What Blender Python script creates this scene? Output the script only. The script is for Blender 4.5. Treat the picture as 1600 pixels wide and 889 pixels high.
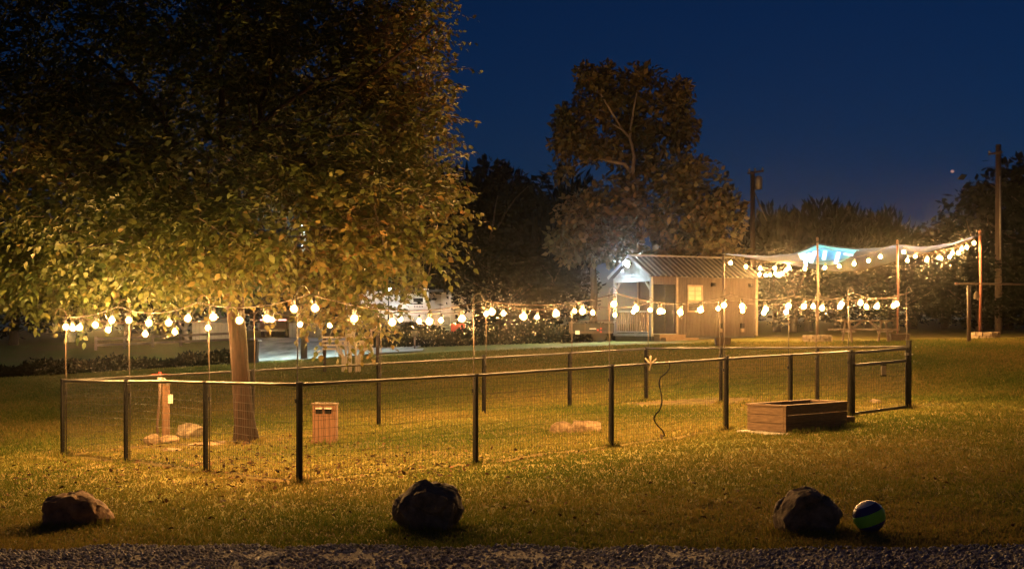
import bpy, math, random
import numpy as np
from mathutils import Vector, Matrix, noise as mnoise

for _o in list(bpy.data.objects):
    bpy.data.objects.remove(_o)
scene = bpy.context.scene
COL = scene.collection
RNG = np.random.default_rng(7)
random.seed(7)
R = math.radians

# ------------------------------------------------------------------ camera, sky, sun, exposure
EYE = 1.97            # metres above the near corner of the pen
FPX = 2075.0          # focal length in photograph pixels
cam_data = bpy.data.cameras.new("camera")
cam_data.sensor_width = 36.0
cam_data.lens = 36.0 * FPX / 1600.0
cam_data.shift_y = (505 - 444.5) / 1600.0
cam_data.clip_start = 0.1
cam_data.clip_end = 6000
cam = bpy.data.objects.new("camera", cam_data)
COL.objects.link(cam)
cam.location = (0, 0, EYE)
cam.rotation_euler = (R(90), 0, 0)
scene.camera = cam

world = bpy.data.worlds.new("World")
scene.world = world
world.use_nodes = True
wn = world.node_tree
bg = wn.nodes["Background"]
sky = wn.nodes.new("ShaderNodeTexSky")
sky.sky_type = 'NISHITA'
sky.sun_disc = False
SUN_EL, SUN_ROT = R(8), R(215)
sky.sun_elevation = SUN_EL
sky.sun_rotation = SUN_ROT
sky.altitude = 300
sky.air_density = 1.0
sky.dust_density = 0.6
sky.ozone_density = 6.0
dusk = wn.nodes.new("ShaderNodeMix")          # the same sky, dimmed to late dusk
dusk.data_type = 'RGBA'; dusk.blend_type = 'MULTIPLY'; dusk.inputs[0].default_value = 1.0
dusk.inputs[7].default_value = (0.0125, 0.0215, 0.0345, 1)
wn.links.new(sky.outputs[0], dusk.inputs[6])
wn.links.new(dusk.outputs[2], bg.inputs[0])
bg.inputs[1].default_value = 0.05

sun_data = bpy.data.lights.new("sun", 'SUN')
sun_data.energy = 0.004
sun_data.angle = R(10)
sun_data.color = (0.75, 0.85, 1.0)
sun = bpy.data.objects.new("sun", sun_data)
COL.objects.link(sun)
sun.rotation_euler = (R(82), 0, -SUN_ROT)

vs = scene.view_settings
vs.view_transform = 'Standard'
vs.look = 'None'
vs.exposure = 3.0
vs.gamma = 1.0
vs.use_curve_mapping = False
try:
    scene.cycles.use_denoising = True
    scene.cycles.max_bounces = 6
    scene.cycles.diffuse_bounces = 3
    scene.cycles.transparent_max_bounces = 8
    scene.cycles.volume_bounces = 0
    scene.cycles.sample_clamp_indirect = 6.0
    scene.cycles.use_light_tree = True
except Exception:
    pass

# ------------------------------------------------------------------ terrain
def sstep(a, b, x):
    t = np.clip((np.asarray(x, float) - a) / (b - a), 0, 1)
    return t * t * (3 - 2 * t)

RX = [-60, -30, -15, -2, 7, 15, 30, 60]
R1 = [0.55, 0.60, 0.60, 0.95, 1.00, 0.86, 0.60, 0.2]
R2 = [1.9, 1.75, 1.55, 1.15, 1.10, 1.0, 0.7, 0.2]

_b = np.random.default_rng(3)
BUMPS = [(*(_b.normal(size=2) * (2.2 if k < 12 else 5.5)), _b.uniform(0, 6.28), 0.0042 if k < 12 else 0.0022) for k in range(24)]

def ground(x, y):
    x = np.asarray(x, float); y = np.asarray(y, float)
    base = 0.0305 * np.clip(x, -80, 80) - 0.0008 * np.clip(y, 0, 120) + 0.0926
    r1 = np.interp(x, RX, R1); r2 = np.interp(x, RX, R2)
    z = base + r1 * sstep(30, 46, y) + (r2 - r1) * sstep(50, 66, y)
    z = z + 0.035 * np.sin(x * 0.7 + 1.3) * np.sin(y * 0.53 + 0.4) * sstep(14, 18, y) * (1 - sstep(40, 50, y))
    near = sstep(9.5, 11, y) * (1 - sstep(44, 50, y)) * sstep(-15, -13, x) * (1 - sstep(18, 20, x))
    q = 0.0
    for fx, fy, ph, am in BUMPS:
        q = q + np.sin(x * fx + y * fy * 0.75 + ph) * am
    return z + near * q

def gz(x, y):
    return float(ground(x, y))

def at(px, py, d):
    """point seen at photograph pixel (px, py) at distance d"""
    return Vector(((px - 800) / FPX * d, d, EYE - (py - 505) / FPX * d))

def onx(px, d):
    x = (px - 800) / FPX * d
    return Vector((x, d, gz(x, d)))

# ------------------------------------------------------------------ materials
def nodes_of(name):
    m = bpy.data.materials.new(name)
    m.use_nodes = True
    nt = m.node_tree
    b = nt.nodes["Principled BSDF"]
    return m, nt, b

def mat(name, c1, c2=None, scale=6.0, rough=0.8, metal=0.0, bump=0.0, bscale=None, detail=6.0, stretch=None, spec=0.3):
    m, nt, b = nodes_of(name)
    c2 = c2 or tuple(v * 0.6 for v in c1)
    tc = nt.nodes.new("ShaderNodeTexCoord")
    mp = nt.nodes.new("ShaderNodeMapping")
    nt.links.new(tc.outputs["Object"], mp.inputs[0])
    if stretch:
        mp.inputs["Scale"].default_value = stretch
    n = nt.nodes.new("ShaderNodeTexNoise")
    n.inputs["Scale"].default_value = scale
    n.inputs["Detail"].default_value = detail
    n.inputs["Roughness"].default_value = 0.65
    nt.links.new(mp.outputs[0], n.inputs["Vector"])
    r = nt.nodes.new("ShaderNodeValToRGB")
    r.color_ramp.elements[0].position = 0.32
    r.color_ramp.elements[1].position = 0.68
    r.color_ramp.elements[0].color = (*c2, 1)
    r.color_ramp.elements[1].color = (*c1, 1)
    nt.links.new(n.outputs[0], r.inputs[0])
    nt.links.new(r.outputs[0], b.inputs["Base Color"])
    b.inputs["Roughness"].default_value = rough
    b.inputs["Metallic"].default_value = metal
    b.inputs["Specular IOR Level"].default_value = spec
    if bump:
        n2 = nt.nodes.new("ShaderNodeTexNoise")
        n2.inputs["Scale"].default_value = bscale or scale * 4
        n2.inputs["Detail"].default_value = 5
        nt.links.new(mp.outputs[0], n2.inputs["Vector"])
        bp = nt.nodes.new("ShaderNodeBump")
        bp.inputs["Strength"].default_value = bump
        bp.inputs["Distance"].default_value = 0.02
        nt.links.new(n2.outputs[0], bp.inputs["Height"])
        nt.links.new(bp.outputs[0], b.inputs["Normal"])
    return m

def emit(name, col, strength):
    m = bpy.data.materials.new(name)
    m.use_nodes = True
    nt = m.node_tree
    nt.nodes.remove(nt.nodes["Principled BSDF"])
    e = nt.nodes.new("ShaderNodeEmission")
    e.inputs[0].default_value = (*col, 1)
    e.inputs[1].default_value = strength
    nt.links.new(e.outputs[0], nt.nodes["Material Output"].inputs[0])
    return m

def leaf_mat(name, cols, trans=0.35, rough=0.55, spec=0.25):
    """foliage: colour from the leaf's own tint attribute"""
    m, nt, b = nodes_of(name)
    a = nt.nodes.new("ShaderNodeAttribute")
    a.attribute_name = "tint"
    r = nt.nodes.new("ShaderNodeValToRGB")
    els = r.color_ramp.elements
    while len(els) < len(cols):
        els.new(0.5)
    for i, c in enumerate(cols):
        els[i].position = i / (len(cols) - 1)
        els[i].color = (*c, 1)
    nt.links.new(a.outputs["Fac"], r.inputs[0])
    nt.links.new(r.outputs[0], b.inputs["Base Color"])
    b.inputs["Roughness"].default_value = rough
    b.inputs["Specular IOR Level"].default_value = spec
    if trans:
        t = nt.nodes.new("ShaderNodeBsdfTranslucent")
        nt.links.new(r.outputs[0], t.inputs[0])
        mx = nt.nodes.new("ShaderNodeMixShader")
        mx.inputs[0].default_value = trans
        nt.links.new(b.outputs[0], mx.inputs[1])
        nt.links.new(t.outputs[0], mx.inputs[2])
        nt.links.new(mx.outputs[0], nt.nodes["Material Output"].inputs[0])
    return m

BULB_COL = (1.0, 0.50, 0.14)
BULB_E = 660.0
M = {}
M['black_metal'] = mat('black_metal', (0.005, 0.005, 0.005), (0.009, 0.008, 0.007), 18, 0.65, 0.0, 0.15, 60, spec=0.12)
M['rail_metal'] = mat('rail_metal', (0.007, 0.006, 0.006), (0.012, 0.010, 0.009), 9, 0.42, 0.0, 0.1, 40, spec=0.35)
M['wire'] = mat('wire', (0.014, 0.013, 0.012), (0.02, 0.018, 0.016), 20, 0.5)
M['hook_metal'] = mat('hook_metal', (0.045, 0.028, 0.02), (0.025, 0.017, 0.012), 14, 0.45, 0.3, 0.1)
M['cable'] = mat('cable', (0.03, 0.016, 0.012), (0.018, 0.011, 0.009), 20, 0.7, spec=0.1)
M['socket'] = mat('socket', (0.02, 0.018, 0.016), None, 20, 0.5)
M['bulb'] = emit('bulb', BULB_COL, BULB_E)
M['sail_bulb'] = emit('sail_bulb', BULB_COL, BULB_E * 1.05)
def glow_glass(name, col, strength, clear):
    m = emit(name, col, strength)
    nt = m.node_tree; e = [n for n in nt.nodes if n.type == 'EMISSION'][0]
    t = nt.nodes.new("ShaderNodeBsdfTransparent"); mx = nt.nodes.new("ShaderNodeMixShader")
    mx.inputs[0].default_value = 1 - clear
    nt.links.new(t.outputs[0], mx.inputs[1]); nt.links.new(e.outputs[0], mx.inputs[2])
    nt.links.new(mx.outputs[0], nt.nodes["Material Output"].inputs[0])
    return m
M['amber_halo'] = glow_glass('amber_halo', (1.0, 0.50, 0.12), 0.22, 0.55)  # glass given its own glow as the halo round each bulb
M['bark'] = mat('bark', (0.042, 0.020, 0.013), (0.008, 0.0045, 0.003), 9, 0.95, 0, 1.0, 14, stretch=(2.6, 2.6, 0.28))
M['bark_dark'] = mat('bark_dark', (0.07, 0.05, 0.035), (0.03, 0.022, 0.016), 7, 0.95, 0, 0.6, 14, stretch=(2, 2, 0.4))
M['bark_pale'] = mat('bark_pale', (0.34, 0.27, 0.21), (0.17, 0.13, 0.10), 3, 0.85, 0, 0.4, 10, stretch=(2, 2, 0.6))
M['rock_dark'] = mat('rock_dark', (0.19, 0.145, 0.11), (0.035, 0.027, 0.022), 9, 0.9, 0, 1.0, 16)
M['rock_brown'] = mat('rock_brown', (0.26, 0.15, 0.085), (0.06, 0.036, 0.025), 6, 0.9, 0, 1.0, 11)
M['rock_pale'] = mat('rock_pale', (0.27, 0.215, 0.15), (0.08, 0.056, 0.038), 9, 0.92, 0, 0.8, 16)
M['rock_tan'] = mat('rock_tan', (0.34, 0.25, 0.155), (0.10, 0.064, 0.038), 9, 0.92, 0, 0.8, 16)
M['wood_planter'] = mat('wood_planter', (0.15, 0.098, 0.062), (0.07, 0.044, 0.03), 5, 0.85, 0, 0.4, 18, stretch=(1.2, 1.2, 9))
M['wood_dark'] = mat('wood_dark', (0.055, 0.035, 0.024), (0.03, 0.02, 0.015), 5, 0.85, 0, 0.4, 18, stretch=(1.2, 1.2, 9))
M['wood_post'] = mat('wood_post', (0.22, 0.125, 0.07), (0.11, 0.06, 0.035), 6, 0.85, 0, 0.4, 20, stretch=(8, 8, 0.6))
M['wood_pedestal'] = mat('wood_pedestal', (0.24, 0.13, 0.08), (0.14, 0.075, 0.048), 6, 0.85, 0, 0.35, 20, stretch=(8, 8, 0.6))
M['wood_pale'] = mat('wood_pale', (0.22, 0.155, 0.10), (0.13, 0.09, 0.055), 6, 0.85, 0, 0.35, 20, stretch=(1, 1, 6))
M['picnic'] = mat('picnic', (0.16, 0.105, 0.07), (0.09, 0.06, 0.042), 6, 0.8, 0, 0.3, 20, stretch=(1, 1, 6))
M['soil'] = mat('soil', (0.05, 0.03, 0.02), (0.025, 0.016, 0.012), 14, 1.0, 0, 0.9)
M['concrete'] = mat('concrete', (0.42, 0.39, 0.35), (0.30, 0.28, 0.25), 4, 0.9, 0, 0.3)
M['siding'] = mat('siding', (0.062, 0.043, 0.033), (0.032, 0.022, 0.018), 3, 0.8, 0, 0.25, 30, stretch=(6, 6, 0.5))
M['trim'] = mat('trim', (0.26, 0.20, 0.145), (0.18, 0.135, 0.10), 5, 0.75, 0, 0.2)
M['porch_paint'] = mat('porch_paint', (0.26, 0.27, 0.265), (0.17, 0.18, 0.175), 5, 0.75, 0, 0.2)
M['roof_metal'] = mat('roof_metal', (0.04, 0.035, 0.032), (0.028, 0.024, 0.022), 3, 0.45, 0.3, 0.1)
M['roof_rib'] = mat('roof_rib', (0.22, 0.19, 0.17), (0.15, 0.13, 0.115), 3, 0.4, 0.3, 0.1)
M['door_dark'] = mat('door_dark', (0.06, 0.045, 0.035), (0.04, 0.03, 0.025), 4, 0.6)
M['skirt'] = mat('skirt', (0.05, 0.05, 0.05), (0.03, 0.03, 0.03), 4, 0.8)
M['blind'] = mat('blind', (0.42, 0.36, 0.27), (0.33, 0.28, 0.2), 6, 0.7)
M['glass'] = mat('glass', (0.03, 0.03, 0.03), (0.02, 0.02, 0.02), 4, 0.08, spec=0.6)
M['white_paint'] = mat('white_paint', (0.72, 0.70, 0.66), (0.56, 0.54, 0.5), 5, 0.65, 0, 0.1)
M['grey_metal'] = mat('grey_metal', (0.36, 0.34, 0.32), (0.22, 0.21, 0.2), 8, 0.45, 0.4)
M['grey_box'] = mat('grey_box', (0.46, 0.41, 0.35), (0.34, 0.30, 0.26), 8, 0.55, 0.05)
M['pvc'] = mat('pvc', (0.62, 0.54, 0.47), (0.5, 0.43, 0.37), 8, 0.5)
M['sail'] = leaf_mat('sail', [(0.007, 0.014, 0.052), (0.007, 0.014, 0.052)], 0.1, 0.9, 0.05)
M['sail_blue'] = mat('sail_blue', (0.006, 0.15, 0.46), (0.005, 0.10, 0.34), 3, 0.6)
M['led'] = emit('led', (0.30, 0.75, 1.0), 1.3)
M['pole_red'] = mat('pole_red', (0.11, 0.035, 0.025), (0.07, 0.025, 0.018), 9, 0.5)
M['pole_tan'] = mat('pole_tan', (0.09, 0.055, 0.038), (0.06, 0.036, 0.026), 9, 0.5)
M['pot'] = mat('pot', (0.12, 0.08, 0.055), (0.07, 0.05, 0.035), 9, 0.8)
M['ring_stone'] = mat('ring_stone', (0.26, 0.21, 0.15), (0.17, 0.13, 0.09), 9, 0.9, 0, 0.5)
M['pole_wood'] = mat('pole_wood', (0.085, 0.06, 0.045), (0.05, 0.036, 0.028), 5, 0.9, 0, 0.4, stretch=(5, 5, 0.5))
M['red_paint'] = mat('red_paint', (0.50, 0.03, 0.02), (0.3, 0.02, 0.015), 6, 0.45)
M['truck_paint'] = mat('truck_paint', (0.06, 0.02, 0.02), (0.04, 0.015, 0.015), 4, 0.35)
M['rubber'] = mat('rubber', (0.012, 0.012, 0.012), None, 10, 0.8)
M['ball_navy'] = mat('ball_navy', (0.02, 0.025, 0.16), (0.016, 0.02, 0.12), 4, 0.38)
M['ball_green'] = mat('ball_green', (0.40, 0.85, 0.04), (0.34, 0.76, 0.04), 4, 0.5)
M['ball_white'] = mat('ball_white', (0.75, 0.70, 0.66), (0.6, 0.56, 0.53), 4, 0.4)
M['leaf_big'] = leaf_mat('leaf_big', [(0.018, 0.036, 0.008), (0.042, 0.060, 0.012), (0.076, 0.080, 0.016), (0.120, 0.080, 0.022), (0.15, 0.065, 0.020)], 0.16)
M['leaf_mid'] = leaf_mat('leaf_mid', [(0.05, 0.055, 0.02), (0.09, 0.08, 0.03), (0.14, 0.10, 0.04), (0.18, 0.12, 0.05)], 0.25)
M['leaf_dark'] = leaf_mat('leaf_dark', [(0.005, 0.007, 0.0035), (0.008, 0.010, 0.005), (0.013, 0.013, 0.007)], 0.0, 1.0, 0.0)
M['leaf_green'] = leaf_mat('leaf_green', [(0.03, 0.06, 0.02), (0.06, 0.11, 0.03), (0.09, 0.14, 0.04)], 0.3)
M['grass'] = leaf_mat('grass', [(0.056, 0.090, 0.014), (0.108, 0.126, 0.022), (0.18, 0.152, 0.037), (0.26, 0.19, 0.058)], 0.25, 0.8, 0.1)
M['dead_leaf'] = leaf_mat('dead_leaf', [(0.02, 0.011, 0.007), (0.05, 0.026, 0.014), (0.10, 0.05, 0.024), (0.18, 0.10, 0.05)], 0.1, 0.8, 0.05)
M['gravel'] = mat('gravel', (0.26, 0.25, 0.27), (0.12, 0.115, 0.125), 40, 0.95, 0, 0.8, 90)
M['stone'] = leaf_mat('stone', [(0.10, 0.10, 0.105), (0.24, 0.24, 0.25), (0.46, 0.46, 0.47)], 0.0, 0.9)
M['lane'] = mat('lane', (0.50, 0.49, 0.48), (0.12, 0.11, 0.10), 1.2, 0.95, 0, 0.9, 6, stretch=(1, 0.35, 1))
M['yard_lamp'] = emit('yard_lamp', (0.74, 1.0, 0.90), 620.0)
M['porch_lamp'] = emit('porch_lamp', (0.85, 0.95, 1.0), 45.0)
M['flood'] = emit('flood', (0.72, 0.92, 1.0), 620.0)
M['pink_light'] = emit('pink_light', (1.0, 0.5, 0.42), 0.05)
M['tail'] = emit('tail', (1.0, 0.35, 0.3), 0.8)

# ------------------------------------------------------------------ object helpers
WLOC = {}

def tag(o, label=None, cat=None, group=None, kind=None):
    if label: o["label"] = label
    if cat: o["category"] = cat
    if group: o["group"] = group
    if kind: o["kind"] = kind
    return o

def thing(name, loc, label, cat, group=None):
    o = bpy.data.objects.new(name, None)
    o.empty_display_size = 0.2
    COL.objects.link(o)
    o.location = loc
    WLOC[o.name] = Vector(loc)
    return tag(o, label, cat, group)

def link(name, mesh, material, parent=None, loc=None):
    """loc is in world space; meshes are in local space round loc"""
    o = bpy.data.objects.new(name, mesh)
    COL.objects.link(o)
    if material is not None and not mesh.materials:
        mesh.materials.append(material)
    loc = Vector(loc) if loc is not None else (WLOC[parent.name].copy() if parent else Vector())
    WLOC[o.name] = loc
    if parent:
        o.parent = parent
        o.location = loc - WLOC[parent.name]
    else:
        o.location = loc
    return o

def copy_tree(o, parent=None, loc=None, rotz=None, scale=None):
    c = o.copy()
    COL.objects.link(c)
    if parent is not None:
        c.parent = parent
    if loc is not None:
        c.location = loc
        WLOC[c.name] = Vector(loc)
    if rotz is not None:
        c.rotation_euler = (0, 0, rotz)
    if scale is not None:
        c.scale = scale
    for ch in list(o.children):
        copy_tree(ch, c)
    return c

def np_mesh(name, verts, tris, smooth=False, tint=None):
    me = bpy.data.meshes.new(name)
    verts = np.asarray(verts, np.float32); tris = np.asarray(tris, np.int32)
    me.vertices.add(len(verts))
    me.vertices.foreach_set("co", verts.ravel())
    n, k = tris.shape
    me.loops.add(n * k)
    me.loops.foreach_set("vertex_index", tris.ravel())
    me.polygons.add(n)
    me.polygons.foreach_set("loop_start", np.arange(0, n * k, k, dtype=np.int32))
    if smooth:
        me.polygons.foreach_set("use_smooth", np.ones(n, bool))
    if tint is not None:
        a = me.attributes.new("tint", 'FLOAT', 'POINT')
        a.data.foreach_set("value", np.asarray(tint, np.float32))
    me.update(calc_edges=True)
    me.validate()
    return me

class MB:
    """collects shapes for one mesh, world space"""
    def __init__(self):
        self.v = []; self.f = []; self.s = []
    def add(self, vs_, fs, smooth=False):
        o = len(self.v)
        self.v += [Vector(p) for p in vs_]
        self.f += [tuple(i + o for i in q) for q in fs]
        self.s += [smooth] * len(fs)
        return self
    def box(self, c, size, rz=0.0, m=None):
        sx, sy, sz = (q / 2 for q in size)
        ps = [Vector((x, y, z)) for z in (-sz, sz) for x, y in ((-sx, -sy), (sx, -sy), (sx, sy), (-sx, sy))]
        mm = m if m is not None else Matrix.Rotation(rz, 3, 'Z')
        c = Vector(c)
        return self.add([c + mm @ p for p in ps],
                        [(3, 2, 1, 0), (4, 5, 6, 7), (0, 1, 5, 4), (1, 2, 6, 5), (2, 3, 7, 6), (3, 0, 4, 7)])
    def bar(self, a, b, w, h):
        """rectangular bar from a to b, width w sideways, height h"""
        a = Vector(a); b = Vector(b); d = b - a
        x = d.normalized()
        up = Vector((0, 0, 1)) if abs(x.z) < 0.95 else Vector((0, 1, 0))
        y = up.cross(x).normalized(); z = x.cross(y)
        m = Matrix((x, y, z)).transposed()
        return self.box((a + b) / 2, (d.length, w, h), m=m)
    def tube(self, pts, radii, n=6, cap=True, smooth=True):
        pts = [Vector(p) for p in pts]
        if not hasattr(radii, '__len__'):
            radii = [radii] * len(pts)
        o = len(self.v); prev = None
        for i, p in enumerate(pts):
            d = (pts[min(i + 1, len(pts) - 1)] - pts[max(i - 1, 0)]).normalized()
            if prev is None:
                ref = Vector((0, 0, 1)) if abs(d.z) < 0.9 else Vector((1, 0, 0))
                x = ref.cross(d).normalized()
            else:
                x = (prev - d * prev.dot(d)).normalized()
            prev = x
            y = d.cross(x)
            for k in range(n):
                a = 2 * math.pi * k / n
                self.v.append(p + (x * math.cos(a) + y * math.sin(a)) * radii[i])
        for i in range(len(pts) - 1):
            for k in range(n):
                a, b = o + i * n + k, o + i * n + (k + 1) % n
                self.f.append((a, b, b + n, a + n)); self.s.append(smooth)
        if cap:
            self.f.append(tuple(o + k for k in reversed(range(n)))); self.s.append(False)
            e = o + (len(pts) - 1) * n
            self.f.append(tuple(e + k for k in range(n))); self.s.append(False)
        return self
    def lathe(self, c, prof, n=12, smooth=True):
        """prof: list of (r, z) from bottom to top"""
        c = Vector(c); o = len(self.v)
        for r, z in prof:
            for k in range(n):
                a = 2 * math.pi * k / n
                self.v.append(c + Vector((r * math.cos(a), r * math.sin(a), z)))
        for i in range(len(prof) - 1):
            for k in range(n):
                a, b = o + i * n + k, o + i * n + (k + 1) % n
                self.f.append((a, b, b + n, a + n)); self.s.append(smooth)
        self.f.append(tuple(o + k for k in reversed(range(n)))); self.s.append(False)
        e = o + (len(prof) - 1) * n
        self.f.append(tuple(e + k for k in range(n))); self.s.append(False)
        return self
    def build(self, name, material, parent=None, loc=None, bevel=0.0):
        loc = Vector(loc) if loc is not None else (WLOC[parent.name].copy() if parent else Vector())
        me = bpy.data.meshes.new(name)
        me.from_pydata([tuple(p - loc) for p in self.v], [], self.f)
        me.polygons.foreach_set("use_smooth", self.s)
        me.update()
        o = link(name, me, material, parent, loc)
        if bevel:
            b = o.modifiers.new("bevel", 'BEVEL')
            b.width = bevel; b.segments = 2; b.limit_method = 'ANGLE'
        return o

def V3(a):
    return np.array([a[0], a[1], a[2]], float)

def nrm(a):
    return a / np.maximum(np.linalg.norm(a, axis=-1, keepdims=True), 1e-9)

def leaf_arrays(P, D, N, L, W):
    """six-vertex cupped leaves: base, two shoulders, two waists, tip -> verts, tris"""
    n = len(P)
    S = nrm(np.cross(D, N)); N = nrm(np.cross(S, D))
    L = np.asarray(L)[:, None]; W = np.asarray(W)[:, None]
    b = P
    l1 = P + D * L * .34 + S * W * .5 + N * W * .16
    r1 = P + D * L * .34 - S * W * .5 + N * W * .16
    l2 = P + D * L * .70 + S * W * .34 + N * W * .06
    r2 = P + D * L * .70 - S * W * .34 + N * W * .06
    t = P + D * L - N * W * .18
    v = np.stack([b, l1, r1, l2, r2, t], 1).reshape(-1, 3)
    base = (np.arange(n) * 6)[:, None]
    tri = np.concatenate([base + np.array(q) for q in ([0, 2, 1], [1, 2, 4], [1, 4, 3], [3, 4, 5])], 1).reshape(-1, 3)
    return v, tri

def diamond_arrays(P, D, N, L, W):
    n = len(P)
    S = nrm(np.cross(D, N))
    L = np.asarray(L)[:, None]; W = np.asarray(W)[:, None]
    v = np.stack([P, P + D * L * .45 + S * W * .5, P + D * L, P + D * L * .45 - S * W * .5], 1).reshape(-1, 3)
    base = (np.arange(n) * 4)[:, None]
    tri = np.concatenate([base + np.array([0, 1, 2]), base + np.array([0, 2, 3])], 1).reshape(-1, 3)
    return v, tri

def rand_dirs(n):
    return nrm(RNG.normal(size=(n, 3)))

# ------------------------------------------------------------------ the pen's plan
CN = np.array([-2.61, 16.3])                 # near corner
U = np.array([0.735, 0.675]); U = U / np.linalg.norm(U)   # along the front
Wd = np.array([-U[1], U[0]])                 # towards the back left
FRONT_L, SIDE_L = 14.0, 6.8
GATE0 = 12.0
def pen(s, t):
    p = CN + U * s + Wd * t
    return p
def pen3(s, t, h=0.0):
    p = pen(s, t)
    return Vector((p[0], p[1], gz(p[0], p[1]) + h))
FRONT_POSTS = [0, 2.87, 5.59, 8.36, 10.15, 12.0]
LEFT_POSTS = [2.27, 4.6, 6.8]
BACK_POSTS = [3.5, 6.3, 9.0, 11.5, 14.0]
RIGHT_POSTS = [2.1, 4.6]                      # t positions at s = 14, gate-end post is separate

def seg_dist(x, y, a, b):
    ax, ay = a; bx, by = b
    dx, dy = bx - ax, by - ay
    t = np.clip(((x - ax) * dx + (y - ay) * dy) / (dx * dx + dy * dy), 0, 1)
    return np.hypot(x - ax - t * dx, y - ay - t * dy)

PEN_C = [pen(0, 0), pen(FRONT_L, 0), pen(FRONT_L, SIDE_L), pen(0, SIDE_L)]

# ------------------------------------------------------------------ ground
SPOTS = []
def build_ground():
    def axis(lo, hi, step, far_lo, far_hi):
        a = list(np.arange(lo, hi, step)); g = step; p = a[-1]
        while p < far_hi:
            g *= 1.16; p += g; a.append(p)
        g = step; p = lo; pre = []
        while p > far_lo:
            g *= 1.16; p -= g; pre.append(p)
        return np.array(pre[::-1] + a)
    xs = axis(-14, 20, 0.13, -260, 260)
    ys = axis(8.5, 48, 0.13, -30, 420)
    X, Y = np.meshgrid(xs, ys, indexing='ij')
    Z = ground(X, Y)
    dirt = np.zeros_like(X)
    for a, b in zip(PEN_C, PEN_C[1:] + PEN_C[:1]):
        d = seg_dist(X, Y, a, b)
        dirt = np.maximum(dirt, 0.62 * np.exp(-(d / 0.16) ** 2))
        Z = Z - 0.02 * np.exp(-(d / 0.12) ** 2)
    def spot(px, py, d, r, amt, sx=1.0):
        nonlocal dirt
        c = onx(px, d)
        SPOTS.append((c.x, c.y, r * sx, r, amt))
        dirt = np.maximum(dirt, amt * np.exp(-(((X - c.x) / (r * sx)) ** 2 + ((Y - c.y) / r) ** 2)))
    spot(1080, 625, 29.8, 1.3, 0.95, 1.9)
    spot(1180, 625, 27.5, 0.8, 0.6, 1.6)
    spot(880, 590, 33.5, 1.6, 0.5, 2.6)
    spot(290, 700, 22.4, 0.9, 0.75, 1.9)
    spot(375, 695, 22.5, 0.7, 0.7, 1.2)
    spot(520, 710, 21.2, 0.7, 0.5, 2.0)
    spot(1420, 640, 26.3, 0.6, 0.7, 1.4)
    spot(1290, 660, 23.6, 0.7, 0.5)
    v = np.stack([X, Y, Z], -1).reshape(-1, 3)
    nx, ny = len(xs), len(ys)
    i = np.arange(nx - 1)[:, None] * ny + np.arange(ny - 1)[None]
    f = np.stack([i, i + ny, i + ny + 1, i + 1], -1).reshape(-1, 4)
    me = np_mesh('ground', v, f, True, dirt.ravel())
    m, nt, b = nodes_of('lawn')
    tc = nt.nodes.new("ShaderNodeTexCoord")
    def noise_n(scale, detail=6, stretch=None):
        n = nt.nodes.new("ShaderNodeTexNoise")
        n.inputs["Scale"].default_value = scale; n.inputs["Detail"].default_value = detail
        n.inputs["Roughness"].default_value = 0.62
        if stretch:
            mp = nt.nodes.new("ShaderNodeMapping"); mp.inputs["Scale"].default_value = stretch
            nt.links.new(tc.outputs["Object"], mp.inputs[0]); nt.links.new(mp.outputs[0], n.inputs["Vector"])
        else:
            nt.links.new(tc.outputs["Object"], n.inputs["Vector"])
        return n
    def ramp(src, cols):
        r = nt.nodes.new("ShaderNodeValToRGB")
        while len(r.color_ramp.elements) < len(cols): r.color_ramp.elements.new(0.5)
        for e, (p, c) in zip(r.color_ramp.elements, cols):
            e.position = p; e.color = (*c, 1)
        nt.links.new(src, r.inputs[0]); return r
    def mixc(fac, a, b_):
        x = nt.nodes.new("ShaderNodeMix"); x.data_type = 'RGBA'
        nt.links.new(fac, x.inputs[0]); nt.links.new(a, x.inputs[6]); nt.links.new(b_, x.inputs[7])
        return x.outputs[2]
    fine = ramp(noise_n(34, 5, (1, 0.6, 1)).outputs[0], [(0.30, (0.075, 0.080, 0.017)), (0.5, (0.15, 0.15, 0.03)), (0.72, (0.24, 0.20, 0.06))])
    dry = ramp(noise_n(30, 5).outputs[0], [(0.30, (0.10, 0.072, 0.026)), (0.7, (0.27, 0.19, 0.075))])
    patch = ramp(noise_n(0.42, 4, (1, 0.8, 1)).outputs[0], [(0.40, (0, 0, 0)), (0.66, (1, 1, 1))])
    c = mixc(patch.outputs[0], fine.outputs[0], dry.outputs[0])
    at_ = nt.nodes.new("ShaderNodeAttribute"); at_.attribute_name = "tint"
    dn = ramp(noise_n(3.5, 6).outputs[0], [(0.35, (0.0, 0.0, 0.0)), (0.65, (1, 1, 1))])
    mul = nt.nodes.new("ShaderNodeMath"); mul.operation = 'MULTIPLY'
    sc2 = nt.nodes.new("ShaderNodeMath"); sc2.operation = 'MULTIPLY_ADD'
    sc2.inputs[1].default_value = 0.8; sc2.inputs[2].default_value = 0.35
    nt.links.new(dn.outputs[0], sc2.inputs[0])
    nt.links.new(sc2.outputs[0], mul.inputs[0]); nt.links.new(at_.outputs["Fac"], mul.inputs[1])
    soil = ramp(noise_n(18, 6).outputs[0], [(0.3, (0.03, 0.016, 0.009)), (0.7, (0.11, 0.058, 0.03))])
    c = mixc(mul.outputs[0], c, soil.outputs[0])
    nt.links.new(c, b.inputs["Base Color"])
    b.inputs["Roughness"].default_value = 0.95
    b.inputs["Specular IOR Level"].default_value = 0.1
    bp = nt.nodes.new("ShaderNodeBump"); bp.inputs["Strength"].default_value = 0.6; bp.inputs["Distance"].default_value = 0.03
    nt.links.new(noise_n(26, 6, (1, 0.7, 1)).outputs[0], bp.inputs["Height"])
    nt.links.new(bp.outputs[0], b.inputs["Normal"])
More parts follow.
